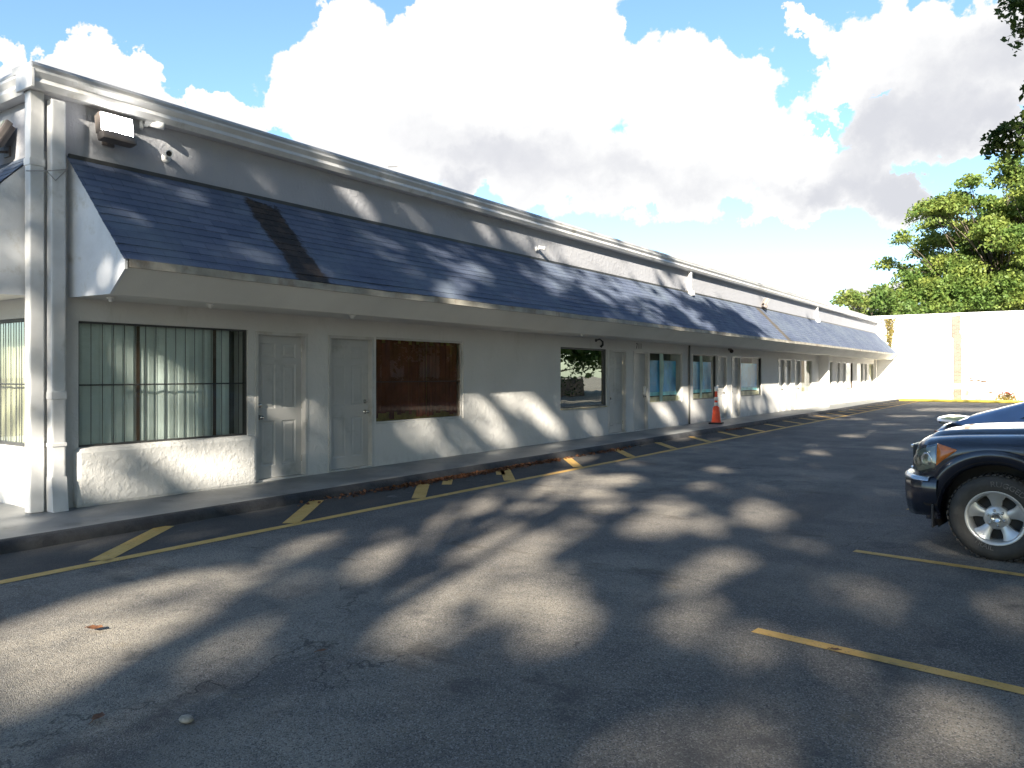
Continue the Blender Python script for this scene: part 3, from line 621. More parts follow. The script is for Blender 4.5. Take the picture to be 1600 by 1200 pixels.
# gutter, roof edge metal, downspouts
gp = [(XF+.001, 4.50), (XF+.13, 4.50), (XF+.165, 4.56), (XF+.150, 4.605), (XF+.185, 4.66), (XF+.185, 4.685), (XF+.15, 4.685), (XF+.15, 4.64), (XF+.001, 4.64)]
mb = MB(); mb.prism(gp, 'y', 3.80, YF+.05); mb.box(XF-.16, XF+.19, 3.795, 3.83, 4.49, 4.69, .008)
mb.prism([(YE-(x-XF), z) for x, z in gp], 'x', -22, XF-.14)
mb.build('gutter', 'gutter', B)
mb = MB(); rp = [(XF-.3, 4.70), (XF+.15, 4.69), (XF+.16, 4.73), (XF+.14, 4.765), (XF-.3, 4.775)]
mb.prism(rp, 'y', 3.82, YF+.05); mb.prism([(YE-(x-XF), z+.002) for x, z in rp], 'x', -22, XF-.305)
mb.build('roof_edge', 'flash', B)
mb = MB(); mb.box(XF-.075, XF+.05, 3.845, 3.985, ZS, 4.50, .012); mb.box(XF-.082, XF+.057, 3.838, 3.992, 3.72, 3.80, .006); mb.build('downspout', 'gutter', B)
mb = MB(); mb.box(XF+.012, XF+.135, 4.02, 4.165, .42, 4.44, .018)
mb.box(XF+.005, XF+.142, 4.012, 4.173, 1.28, 1.36, .006); mb.box(XF+.005, XF+.142, 4.012, 4.173, .78, .82, .006)
mb.add([(XF+.008, 4.016, .46), (XF+.139, 4.016, .46), (XF+.139, 4.169, .46), (XF+.008, 4.169, .46), (XF+.05, 4.01, ZS), (XF+.19, 4.01, ZS), (XF+.19, 4.165, ZS), (XF+.05, 4.165, ZS)], [(0, 1, 5, 4), (1, 2, 6, 5), (2, 3, 7, 6), (3, 0, 4, 7), (4, 5, 6, 7)])
ds = mb.build('downspout', 'gutter', B)
mb = MB(); mb.tube([(XF+.06, 3.80, 3.64), (XF+.15, 3.96, 3.66), (XF+.15, 4.05, 3.58), (XF+.15, 4.15, 3.70), (XF+.10, 4.19, 3.74)], .006, 5); mb.tube([(XF+.15, 3.96, 3.66), (XF+.152, 4.16, 3.72)], .005, 5); mb.build('tie_wire', 'wire', ds)
for y in (21.56, 36.05):
    mb = MB(); mb.box(XF+.012, XF+.11, y-.055, y+.055, 3.93, 4.50, .012); mb.box(XF+.012, XF+.20, y-.055, y+.055, 3.80, 3.94, .012); mb.build('downspout', 'gutter', B)
mb = MB(); mb.tube([(XF-.2, 9.62, 4.77), (XF-.2, 9.62, 4.98), (XF-.2, 9.40, 4.93)], .008, 5); mb.build('roof_wire', 'wire', B)
# ------------------------------------------------------------------ fittings on the building
def floodlight(x, y, z, rz, label, lit=True, tilt=.15, sc=1.0):
    t = thing('floodlight', label, 'floodlight', (x, y, z), rz, 'floodlights high on the shop row', local=True)
    # local frame: +X away from the wall, Y along it
    m = MB(); m.box(.0, .02, -.07, .07, -.16, -.04, .004); m.tube([(.01, 0, -.10), (.10, 0, -.12), (.16, 0, -.06)], .016, 8); m.build('bracket', 'lampbody', t)
    R = Matrix.Rotation(-tilt, 4, 'Y')
    def rot(mb): mb.v = [tuple(R @ Vector(v)+Vector((.15, 0, .03))) for v in mb.v]; return mb
    m = MB(); m.box(-.03, .05, -.215*sc, .23*sc, -.13*sc, .15*sc, .02)
    m.box(-.02, .13, -.24*sc, .21*sc, -.24*sc, -.125*sc, .03)
    for k in range(9): y0 = (-.2+.05*k)*sc; m.box(-.075, -.025, y0-.006, y0+.006, -.11*sc, .13*sc)
    h = rot(m).build('housing', 'lampbody', t)
    m = MB(); m.box(.045, .062, -.205*sc, .205*sc, -.105*sc, .128*sc, .004); rot(m).build('led_panel', 'lamp' if lit else 'lens', t)
    return t
floodlight(XF, 4.68, 4.27, 0, 'lit black LED floodlight glaring on the wall above the near end of the awning', True, .15, .86)
floodlight(-9.62, YE, 4.12, -math.pi/2, 'dark floodlight on the end wall, cut by the left edge of the picture', False, .5, 1.1)
floodlight(XF, 28.35, 4.10, .5, 'unlit dark floodlight tilted out above the brown streak far along the awning', False, -.5, .9)
def camera_fit(x, y, z, rz, tilt, label, L=.16, group='small security cameras on the shop row'):
    t = thing('security_camera', label, 'security camera', (x, y, z), rz, group, local=True)
    m = MB(); m.smooth = True; m.lathe([(.001, 0), (.055, 0), (.055, .025), (.03, .04), (.001, .04)], (0, 0, 0), 'x', 16); m.tube([(.03, 0, 0), (.07, 0, .0), (.10, 0, .02)], .016, 8); m.build('mount', 'white', t)
    R = Matrix.Rotation(tilt, 4, 'Y')
    def rot(mb): mb.v = [tuple(R @ Vector(v)+Vector((.10, 0, .03))) for v in mb.v]; return mb
    m = MB(); m.smooth = True; m.lathe([(.001, -.05), (.036, -.045), (.038, .07), (.042, .075), (.042, L), (.035, L), (.034, L-.02), (.001, L-.02)], (0, 0, 0), 'x', 18); b = rot(m).build('body', 'white', t)
    m = MB(); m.lathe([(.001, L-.015), (.030, L-.015)], (0, 0, 0), 'x', 14); rot(m).build('lens', 'black', t); return t
camera_fit(XF, 5.06, 4.45, .95, .12, 'white bullet camera close under the gutter, right of the lit floodlight')
camera_fit(XF, 5.38, 4.13, -.35, .15, 'white stubby camera on a square plate with a long shadow, below the bullet camera', .11)
camera_fit(XF, 13.5, 4.10, .5, .2, 'small white camera alone on the parapet halfway along the awning', .10)
t = thing('dome_camera', 'small dark dome camera under the soffit above the paired panelled doors', 'security camera', (XF, 24.95, 2.30), 0, local=True)
m = MB(); m.box(0, .10, -.05, .05, .0, .07, .01); m.build('mount', 'lampbody', t)
m = MB(); m.smooth = True; m.sphere((.10, 0, -.02), .065); m.build('dome', 'black', t)
t = thing('wall_lamp', 'bent black lamp bracket on the wall above the mirrored window', 'wall lamp', (XF, 16.05, 2.27), 0, local=True)
m = MB(); m.lathe([(.001, 0), (.035, 0), (.035, .015), (.001, .015)], (0, 0, .05), 'x', 12); m.build('base', 'black', t)
m = MB(); m.smooth = True; m.tube([(.01, 0, .05), (.08, .05, .08), (.12, .12, .02), (.10, .16, -.05), (.05, .14, -.10)], [.014, .016, .022, .026, .03], 8); m.build('arm', 'black', t)
def soffit_lamp(x, y, label):
    t = thing('soffit_lamp', label, 'lamp', (x, y, 2.365), 0, 'lamp sockets under the soffit', local=True)
    m = MB(); m.smooth = True; m.lathe([(.001, 0), (.045, 0), (.04, -.02), (.022, -.026), (.020, -.05), (.001, -.05)], (0, 0, 0), 'z', 16); m.build('socket', 'white', t)
soffit_lamp(-8.25, 4.42, 'white lamp socket under the soffit beside the corner downspouts')
soffit_lamp(-8.12, 5.52, 'white lamp socket under the soffit above the barred window')
soffit_lamp(-8.05, 7.7, 'white lamp socket under the soffit above the two near white doors')
soffit_lamp(-8.05, 14.1, 'white lamp socket under the soffit above the left edge of the mirrored window')
soffit_lamp(-9.5, 3.52, 'white lamp socket under the end wall soffit at the left edge of the picture')

# traffic cone
t = thing('traffic_cone', 'tall narrow orange traffic cone with white sleeves standing on the pavement', 'traffic cone', (-8.16, 22.1, ZS), .2, local=True)
m = MB(); m.box(-.19, .19, -.19, .19, 0, .045, .012); m.build('base', 'rubber', t)
m = MB(); m.smooth = True; m.lathe([(.145, .045), (.14, .06), (.125, .14), (.092, .48), (.085, .49), (.055, .50), (.05, .52), (.036, .92), (.034, .98), (.001, .985)], (0, 0, 0), 'z', 24); m.build('body', 'orange', t)
for a, b, ra, rb in ((.52, .62, .053, .049), (.68, .78, .047, .0435)):
    m = MB(); m.smooth = True; m.lathe([(ra, a), (ra+.003, a+.003), (rb+.003, b-.003), (rb, b)], (0, 0, 0), 'z', 24); m.build('reflective_sleeve', 'reflect', t)
m = MB(); m.smooth = True; m.lathe([(.036, .94), (.05, .95), (.052, 1.06), (.03, 1.09), (.001, 1.09)], (0, 0, 0), 'z', 18); m.build('top_cap', 'reflect', t)

# ------------------------------------------------------------------ the building closing the far end
E2 = thing('end_building', 'sunlit blank white warehouse with a bare brick pier closing the far end', 'building', (-2, YF, 0))
mb = MB()
R = [[(x, YF+.03+.0*z, z) for x in np.linspace(-30, 1.2, 32)] for z in (0, 2.4, 4.74)]
mb.grid(R); mb.quad((1.2, YF+.03, 0), (1.2, YF+16, 0), (1.2, YF+16, 4.74), (1.2, YF+.03, 4.74)); mb.quad((-30, YF+.03, 0), (-30, YF+16, 0), (-30, YF+16, 4.74), (-30, YF+.03, 4.74)); mb.quad((-30, YF+16, 0), (1.2, YF+16, 0), (1.2, YF+16, 4.74), (-30, YF+16, 4.74))
mb.build('wall', 'endwall', E2)
mb = MB(); mb.quad((-30, YF+.03, 4.70), (1.2, YF+.03, 4.70), (1.2, YF+16, 4.70), (-30, YF+16, 4.70)); mb.build('roof', 'roof', E2)
mb = MB(); mb.box(-30.05, 1.25, YF-.06, YF+.28, 4.745, 4.93, .02); mb.build('coping', 'coping', E2)
mb = MB()
def pier(z0, z1):
    R = []
    n = max(3, int((z1-z0)/.12))
    for k in range(n+1):
        z = z0+(z1-z0)*k/n; a = .05*noise.noise(Vector((z*3, 1, 0))); b = .05*noise.noise(Vector((z*3, 9, 0)))
        R.append([(-4.93+a+(.10 if z < 3.5 else 0), YF+.028, z), (-4.93+a+(.10 if z < 3.5 else 0), YF-.01, z), (-4.50+b+(.06 if z < 3.8 else 0), YF-.01, z), (-4.50+b+(.06 if z < 3.8 else 0), YF+.028, z)])
    return R
mb.grid(pier(.02, .72)); mb.build('brick_pier', 'brick', E2)
mb = MB(); mb.grid(pier(1.02, 4.72)); mb.build('brick_pier', 'brick', E2)
for x, z, w_ in ((-3.98, 1.33, .12), (-3.95, 1.18, .16), (-3.62, 1.2, .14), (-3.38, 1.14, .26), (-3.05, .55, .16)): mb = MB(); mb.box(x-w_/2, x+w_/2, YF-.05, YF+.035, z-.03, z+.03, .008); mb.build('wall_bracket', 'bframe', E2)
mb = MB(); mb.prism([(YF+.02, 0), (YF-1.1, 0), (YF-1.12, .02), (YF-1.08, .125), (YF-.95, .14), (YF+.02, .14)], 'x', -7.42, 1.3); o = struct(mb, 'yellow_kerb', 'ykerb')

# ------------------------------------------------------------------ leaves, trees
LEAFQ = np.array([(-.5, 0, 0), (-.05, -.33, .06), (.5, 0, -.03), (-.05, .33, .06)])
def leaf_mesh(name, pts, size, mat, parent=None, flat=.6, aspect=.66, seed=1, join=None):
    r = np.random.default_rng(seed); n = len(pts); pts = np.asarray(pts, float).reshape(-1, 3)
    nz = r.normal(size=(n, 3)); nz[:, 2] = np.abs(nz[:, 2])+flat; nz /= np.linalg.norm(nz, axis=1)[:, None]
    a = r.normal(size=(n, 3)); a -= nz*(a*nz).sum(1)[:, None]; a /= np.linalg.norm(a, axis=1)[:, None]; b = np.cross(nz, a)
    s = size*r.uniform(.65, 1.3, n)
    V = (LEAFQ[None, :, 0, None]*a[:, None]+LEAFQ[None, :, 1, None]*(aspect/.66)*b[:, None]+LEAFQ[None, :, 2, None]*nz[:, None])*s[:, None, None]+pts[:, None, :]
    V = V.reshape(-1, 3); F = np.arange(4*n, dtype=np.int32)
    me = bpy.data.meshes.new(name); me.vertices.add(len(V)); me.vertices.foreach_set('co', V.ravel().astype(np.float32))
    me.loops.add(4*n); me.loops.foreach_set('vertex_index', F); me.polygons.add(n); me.polygons.foreach_set('loop_start', F[::4].copy()); me.polygons.foreach_set('loop_total', np.full(n, 4, np.int32))
    me.materials.append(M[mat]); me.update(calc_edges=True); return link(name, me, parent)
def limb_tube(mb, a, b, r0, r1, sag=.3, n=6, wob=.2, rs=random):
    a = Vector(a); b = Vector(b); L_ = (b-a).length; P = []
    j = Vector((rs.uniform(-1, 1), rs.uniform(-1, 1), rs.uniform(-.3, .3)))*wob*L_*.2
    for k in range(n+1):
        t = k/n; p = a.lerp(b, t)+Vector((0, 0, sag*L_*.35*math.sin(math.pi*t)))+j*math.sin(math.pi*t); P.append(p)
    mb.tube(P, [r0+(r1-r0)*k/n for k in range(n+1)], 7)
def far_tree(name, label, x, y, h, cr, base, mat, n_pads, seed, leaf=.36, pads=None, lpp=330):
    rs = random.Random(seed); r = np.random.default_rng(seed)
    t = thing(name, label, 'tree', (x, y, 0), 0, 'trees rising behind the white end wall')
    tr = MB(); tr.smooth = True; top = Vector((x, y, base+.25*(h-base)))
    tr.tube([(x, y, -.1), (x+.1, y, base*.4), (x-.05, y, base*.8), tuple(top)], [.42, .34, .28, .22], 10)
    P = []
    plist = pads or []
    if not pads:
        for i in range(n_pads):
            th = rs.uniform(0, 2*math.pi); u = rs.uniform(.15, 1)**.6; ph = rs.uniform(0, 1)
            rad = cr*u*math.sqrt(max(.05, 1-(ph*.92)**2)); plist.append((x+rad*math.cos(th), y+rad*math.sin(th), base+(h-base)*(ph*.95+.03), rs.uniform(1.0, 2.0), rs.uniform(.35, .75)))
    for (px, py, pz, pr, ph) in plist:
        k = int(lpp*(pr/1.5)**2); d = r.normal(size=(k, 3)); d /= np.linalg.norm(d, axis=1)[:, None]; q = d*(r.uniform(0, 1, (k, 1))**.45)
        lob = 1+.35*np.sin(np.arctan2(q[:, 1], q[:, 0])*rs.randint(3, 5)+rs.uniform(0, 6)); q[:, :2] *= lob[:, None]
        pts = q*np.array([pr, pr, ph])+np.array([px, py, pz]); pts[:, 2] -= .25*((pts[:, 0]-px)**2+(pts[:, 1]-py)**2)/pr; P.append(pts)
        c = Vector((px, py, pz-.25)); f = rs.uniform(.2, .8); st = Vector((x, y, base*.55)).lerp(top, f)
        limb_tube(tr, st, c, .06, .015, .15, 6, .5, rs)
        for _ in range(2): limb_tube(tr, st.lerp(c, rs.uniform(.65, .9)), (px+rs.uniform(-.8, .8)*pr, py+rs.uniform(-.8, .8)*pr, pz-.05), .03, .010, .1, 3, .3, rs)
    tr.build('trunk', 'bark', t, fixn=False)
    leaf_mesh('crown', np.concatenate(P), leaf, mat, t, .15, .6, seed); return t
def dome_pads(lst, seed):
    # hand-placed foliage shelves of the big tree: (x, z, half width, half height, repeats in depth)
    rs = random.Random(seed); o = []
    for x, z, a, b, n in lst:
        for i in range(n): o.append((x+rs.uniform(-.5, .5)*a, 64+rs.uniform(-4.5, 5), z+rs.uniform(-.3, .3), a*rs.uniform(.75, 1.1), b*rs.uniform(.8, 1.2)))
    return o
big = [(-7.6, 12.9, 1.7, .55, 3), (-6.0, 13.3, 1.5, .5, 2), (-4.3, 14.0, 1.3, .5, 2), (-3.0, 15.2, 1.2, .45, 2), (-1.6, 14.6, 1.7, .6, 3), (-8.9, 11.2, 1.1, .45, 2), (-7.3, 11.3, 1.4, .5, 2), (-5.3, 11.9, 1.5, .6, 2), (-3.2, 12.6, 1.6, .6, 3), (-.8, 12.6, 2.0, .8, 3), (1.5, 13.5, 2.2, .9, 4),
       (-9.8, 9.4, .9, .5, 2), (-9.2, 8.2, 1.0, .6, 2), (-6.4, 9.9, 1.6, .8, 3), (-4.8, 10.3, 1.6, .8, 3), (-2.6, 10.6, 1.8, .8, 3), (-.2, 10.3, 2.0, .9, 3), (2.2, 11.0, 2.2, .9, 4), (-5.6, 12.7, 1.4, .5, 2), (-6.6, 11.9, 1.3, .5, 2), (-4.2, 12.9, 1.4, .5, 2), (-2.0, 13.4, 1.6, .6, 3), (-4.0, 11.2, 1.5, .6, 3), (-1.6, 11.6, 1.8, .7, 3), (-7.6, 9.6, 1.2, .6, 2), (-5.5, 9.0, 1.5, .8, 3), (-3.4, 9.5, 1.7, .8, 3), (-1.2, 9.4, 1.8, .9, 3), (-7.2, 7.3, 1.4, .7, 3), (-5.2, 7.3, 1.5, .8, 3), (-3, 7.5, 1.7, .8, 3),
       (-8.0, 8.3, 1.3, .7, 3), (-6.3, 8.0, 1.5, .8, 3), (-4.4, 8.4, 1.6, .8, 3), (-2.3, 8.5, 1.8, .9, 3), (0, 8.4, 2.0, 1, 3), (-8.2, 6.7, 1.4, .7, 3), (-6.2, 6.4, 1.6, .8, 3), (-4, 6.6, 1.6, .8, 3), (-1.8, 6.6, 1.8, .9, 3), (.6, 6.8, 2, 1, 3), (-9.6, 7.3, .9, .45, 2)]
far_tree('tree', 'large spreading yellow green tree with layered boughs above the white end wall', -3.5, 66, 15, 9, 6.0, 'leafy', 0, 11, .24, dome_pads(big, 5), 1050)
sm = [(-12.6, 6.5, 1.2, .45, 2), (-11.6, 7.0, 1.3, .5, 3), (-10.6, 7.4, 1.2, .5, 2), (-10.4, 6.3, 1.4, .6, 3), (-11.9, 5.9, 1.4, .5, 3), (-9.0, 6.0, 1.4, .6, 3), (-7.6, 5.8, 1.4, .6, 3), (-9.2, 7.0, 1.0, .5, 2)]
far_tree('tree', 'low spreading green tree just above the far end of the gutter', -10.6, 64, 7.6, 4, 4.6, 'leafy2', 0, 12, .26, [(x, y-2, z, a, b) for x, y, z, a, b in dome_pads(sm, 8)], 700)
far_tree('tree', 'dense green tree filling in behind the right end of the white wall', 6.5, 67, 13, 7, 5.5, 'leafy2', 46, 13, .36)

# ------------------------------------------------------------------ shade trees along the lot (they throw the dappled shadows)
LIT = {
 'G': [(-4.978, 2.359, 0.663, 1.718, 2.586, 0.398, 0.95),
  (-4.328, 1.884, 1.123, 3.768, 3.039, 1.28, 0.9),
  (-5.327, 3.325, 0.939, 1.682, 4.426, -0.392, 0.85),
  (-4.546, 2.697, 0.546, 1.267, 6.641, 2.849, 0.7),
  (-4.175, 2.103, 0.822, 2.555, 6.035, 3.269, 0.7),
  (-3.951, 2.914, 1.49, 2.61, 6.051, 0.948, 0.35),
  (-5.601, 4.844, 1.976, 2.494, 3.726, -0.161, 0.6),
  (-4.581, 3.899, 3.351, 4.303, 4.018, -1.19, 0.45),
  (-4.735, 4.906, 1.831, 2.176, 4.88, 1.437, 0.9),
  (-4.226, 4.304, 3.096, 3.648, 5.004, 0.54, 0.8),
  (-4.763, 5.485, 1.245, 1.504, 4.824, 2.283, 0.9),
  (-5.535, 6.98, 1.219, 1.188, 5.547, 2.169, 0.6),
  (-4.039, 5.58, 1.624, 1.37, 2.366, 0.032, 1.0),
  (-3.617, 4.336, 1.467, 1.865, 4.094, 1.485, 1.0),
  (-3.226, 3.559, 2.745, 3.132, 3.692, -0.17, 0.8),
  (-5.52, 8.699, 1.202, 0.821, 1.718, -0.064, 0.75),
  (-2.787, 3.941, 4.172, 2.951, 1.162, -1.671, 0.7),
  (-3.957, 5.999, 2.866, 1.89, 0.807, -1.161, 0.95),
  (-3.308, 5.244, 4.807, 3.032, 1.77, -2.547, 0.7),
  (-2.736, 4.299, 2.731, 1.738, 0.867, -1.248, 0.95),
  (-5.42, 9.681, 1.538, 0.903, 1.72, -0.393, 0.95),
  (-6.192, 10.221, 2.16, 1.364, 2.481, -0.431, 0.8),
  (-4.552, 8.466, 3.575, 1.922, 0.699, -1.006, 0.85),
  (-5.017, 7.562, 1.595, 1.256, 5.988, 1.447, 0.6),
  (-3.704, 8.651, 2.725, 1.167, 1.065, -1.533, 0.95),
  (-3.002, 7.889, 4.022, 1.53, 1.079, -1.552, 0.95),
  (-3.455, 7.448, 3.116, 1.446, 1.037, -1.492, 0.9),
  (-4.073, 7.143, 3.746, 2.136, 1.157, -1.664, 0.7),
  (-2.753, 8.763, 3.592, 0.904, -1.917, -1.896, 0.95),
  (-2.322, 6.425, 3.945, 1.426, 1.782, -2.563, 0.95),
  (-2.176, 5.453, 5.706, 2.278, 1.104, -1.589, 0.95),
  (-1.931, 4.679, 5.124, 2.114, 1.851, -2.663, 0.5),
  (-1.516, 4.533, 5.304, 1.774, 1.985, -2.855, 0.4),
  (-1.917, 7.302, 4.704, 1.235, 2.163, -3.112, 0.6),
  (-1.168, 6.063, 5.205, 1.003, 1.704, -2.452, 0.5),
  (-0.903, 4.364, 5.335, 1.104, 1.613, -2.321, 0.3),
  (-0.816, 3.626, 2.361, 0.531, 1.301, -1.872, 0.4),
  (-0.344, 3.807, 3.042, 0.275, 1.398, -2.011, 0.35),
  (-0.198, 6.213, 7.033, 0.225, 1.664, -2.394, 0.6),
  (-4.563, 12.416, 5.181, 1.904, 1.328, -1.91, 0.85),
  (-4.099, 10.575, 5.949, 2.306, 1.791, -2.576, 0.5),
  (-7.123, 12.263, 3.058, 1.856, 2.635, -0.015, 0.8),
  (-6.083, 12.36, 3.278, 1.614, 1.466, -2.109, 0.5),
  (-7.667, 18.381, 2.69, 1.144, 1.609, -0.389, 0.85),
  (-3.964, 16.126, 5.159, 1.268, 1.131, -1.627, 0.9),
  (-4.286, 26.416, 2.324, 0.377, 0.934, -1.343, 0.9),
  (-4.225, 22.585, 3.515, 0.658, 0.825, -1.188, 0.9),
  (-4.239, 20.994, 3.713, 0.75, 1.126, -1.62, 0.8),
  (-4.616, 12.59, 9.204, 3.374, 1.616, -2.325, 0.7),
  (-5.278, 10.492, 3.978, 2.001, 1.609, -2.315, 0.6),
  (-7.246, 3.636, 1.165, 2.544, 3.932, 0.633, 0.55),
  (-9.05, 3.776, 1.362, 3.263, 0.882, -1.269, 0.6),
  (-4.337, 17.535, 6.313, 1.561, 1.911, -2.749, 0.6),
  (-3.11, 24.226, 2.441, 0.313, 1.159, -1.667, 0.7),
  (-4.532, 32.034, 1.574, 0.223, 0.869, -1.25, 0.8),
  (-5.826, 28.656, 1.955, 0.398, 1.006, -1.447, 0.6),
  (-3.525, 39.041, 0.69, 0.062, 0.312, -0.449, 0.8),
  (-7.04, 30.294, 1.488, 0.346, 0.651, -0.937, 0.5),
  (-0.917, 7.933, 5.596, 0.394, -5.954, -7.286, 0.7),
  (-3.273, 3.178, 4.877, 5.023, 2.711, -3.899, 0.3),
  (-1.925, 3.08, 4.802, 3.002, 2.752, -3.959, 0.2),
  (-2.404, 2.921, 4.215, 3.469, 3.059, -4.4, 0.2),
  (-2.798, 18.074, 2.743, 0.425, 1.342, -1.93, 0.4)],
 'W': [(5.462, 0.383, 0.851, 0.0, -0.218, -2.162, 0.35),
  (4.623, 0.518, 4.093, 0.0, -0.516, -5.365, 0.85),
  (6.013, 0.11, 1.22, 0.19, 0.037, -6.802, 0.7),
  (6.475, 0.558, 4.218, 0.0, -0.669, -8.498, 0.9),
  (5.234, 0.141, 2.093, 0.306, 0.07, -8.172, 0.6),
  (4.827, 1.725, 9.574, 0.0, 0.055, -3.422, 0.6),
  (5.231, 1.656, 2.938, -1.128, -1.153, -3.446, 0.75),
  (5.234, 1.05, 2.075, 0.0, -0.139, -3.144, 0.6),
  (4.55, 2.291, 10.077, 0.0, 0.975, -14.043, 0.5),
  (7.102, 1.126, 1.836, 0.0, -0.165, -5.153, 0.4),
  (7.341, 0.373, 3.692, 0.0, -0.243, -2.783, 0.55),
  (7.783, 0.798, 5.935, 0.0, -0.194, -3.592, 0.6),
  (9.781, 0.286, 1.601, -1.471, -2.732, -5.829, 0.65),
  (11.928, 0.691, 0.601, -1.233, -2.807, -3.969, 0.65),
  (13.409, 0.787, 0.489, -0.736, -1.888, -4.034, 0.95),
  (12.445, 0.323, 2.588, 0.0, -0.381, -5.765, 0.6),
  (12.662, 1.036, 2.276, 0.0, -0.182, -6.648, 0.5),
  (11.333, 0.898, 6.59, 0.0, -0.16, -4.292, 0.8),
  (19.866, 0.525, 0.521, -1.698, -2.187, -4.118, 0.85),
  (21.141, 0.986, 3.012, -1.363, -0.305, -3.383, 0.8),
  (21.804, 0.693, 3.432, 0.0, -0.063, -2.064, 0.9),
  (22.3, 0.449, 0.994, -2.42, -2.049, -5.769, 0.8),
  (24.582, 0.915, 1.66, -0.847, -0.198, -2.403, 0.85),
  (25.239, 0.378, 3.265, 0.0, -0.112, -2.986, 0.7),
  (25.865, 0.888, 1.962, 0.0, -0.061, -2.928, 0.7),
  (29.413, 0.979, 0.465, -1.354, -0.966, -3.589, 0.9),
  (30.969, 0.659, 0.833, 0.0, -0.049, -2.02, 0.5),
  (27.696, 0.512, 0.701, 0.0, -0.136, -4.432, 0.3),
  (39.634, 0.695, 0.1, 0.0, -0.015, -0.828, 1.0),
  (33.547, 0.597, 0.51, 0.0, -0.03, -1.26, 0.95),
  (38.172, 1.373, 0.135, 0.0, -0.005, -1.135, 1.0),
  (16.043, 0.426, 0.816, 0.0, -0.286, -5.637, 0.25),
  (10.534, 0.369, 0.869, -0.512, -1.291, -4.23, 0.25)],
 'A': [(7.567, 3.714, 1.281, -1.977, -2.962, -2.098, 0.5),
  (8.665, 3.351, 1.08, -2.033, -2.781, -1.572, 0.55),
  (10.41, 3.433, 1.022, -1.838, -1.267, -3.053, 0.55),
  (9.663, 2.849, 2.231, -2.651, 0.611, -6.688, 0.8),
  (11.496, 3.799, 1.671, -3.186, -2.039, -4.372, 0.4),
  (8.853, 3.579, 2.287, -3.589, -2.936, -5.539, 0.3),
  (6.13, 3.022, 4.411, -4.762, -1.773, -6.966, 0.3),
  (5.571, 2.985, 2.975, -2.488, -0.201, -6.743, 0.25),
  (4.664, 3.836, 2.334, -1.788, -1.938, -8.832, 0.35),
  (5.649, 3.762, 1.955, -1.772, -1.403, -6.714, 0.3),
  (13.006, 3.353, 1.025, -2.333, -1.48, -3.241, 0.65),
  (14.674, 3.523, 0.592, -1.428, -0.782, -2.265, 0.8),
  (16.691, 3.728, 0.512, -1.258, -0.466, -3.005, 0.9),
  (18.377, 3.695, 0.531, -1.436, -0.349, -2.384, 0.9),
  (16.883, 3.141, 0.698, -2.032, -0.792, -2.385, 0.6),
  (19.766, 3.32, 0.626, -2.226, -1.103, -1.711, 0.75),
  (20.347, 3.0, 0.679, -2.464, -1.001, -2.711, 0.6),
  (17.296, 2.743, 0.911, -2.447, -0.62, -7.734, 0.5),
  (21.888, 3.826, 0.693, -2.011, -0.133, -4.535, 0.7),
  (24.266, 3.815, 0.437, -1.482, -0.306, -3.542, 0.9),
  (26.812, 3.606, 0.467, -1.994, -0.34, -1.147, 1.0),
  (30.181, 3.453, 0.296, -1.298, -0.098, -1.185, 1.0),
  (36.681, 3.22, 0.104, -0.531, -0.027, -0.795, 1.0),
  (15.215, 2.701, 1.281, -2.856, -0.344, -11.644, 0.5)],
 'P': [(5.086, 4.231, 1.195, -0.313, -0.055, -3.233, 0.5),
  (6.936, 4.155, 3.225, -2.35, -1.96, -5.223, 0.8),
  (8.52, 4.148, 2.065, -1.852, -2.273, -5.761, 0.85),
  (9.547, 4.101, 2.478, -1.838, -2.137, -9.203, 0.55),
  (11.784, 4.25, 1.774, -1.493, -1.412, -7.248, 0.8),
  (12.662, 4.333, 2.529, 0.0, 0.845, -5.698, 0.8),
  (13.833, 4.0, 1.375, -0.731, -0.149, -3.591, 0.75),
  (15.771, 4.159, 0.49, -0.284, -0.125, -4.099, 0.95),
  (18.414, 4.151, 0.684, -0.445, -0.115, -4.175, 0.85),
  (24.589, 4.284, 0.249, -0.201, -0.046, -2.602, 1.0),
  (31.975, 4.169, 0.14, -0.14, -0.033, -1.896, 1.0),
  (43.842, 4.322, 0.093, -0.107, -0.003, -1.464, 1.0),
  (7.785, 4.092, 2.826, -1.228, -0.707, -7.234, 0.2)],
}

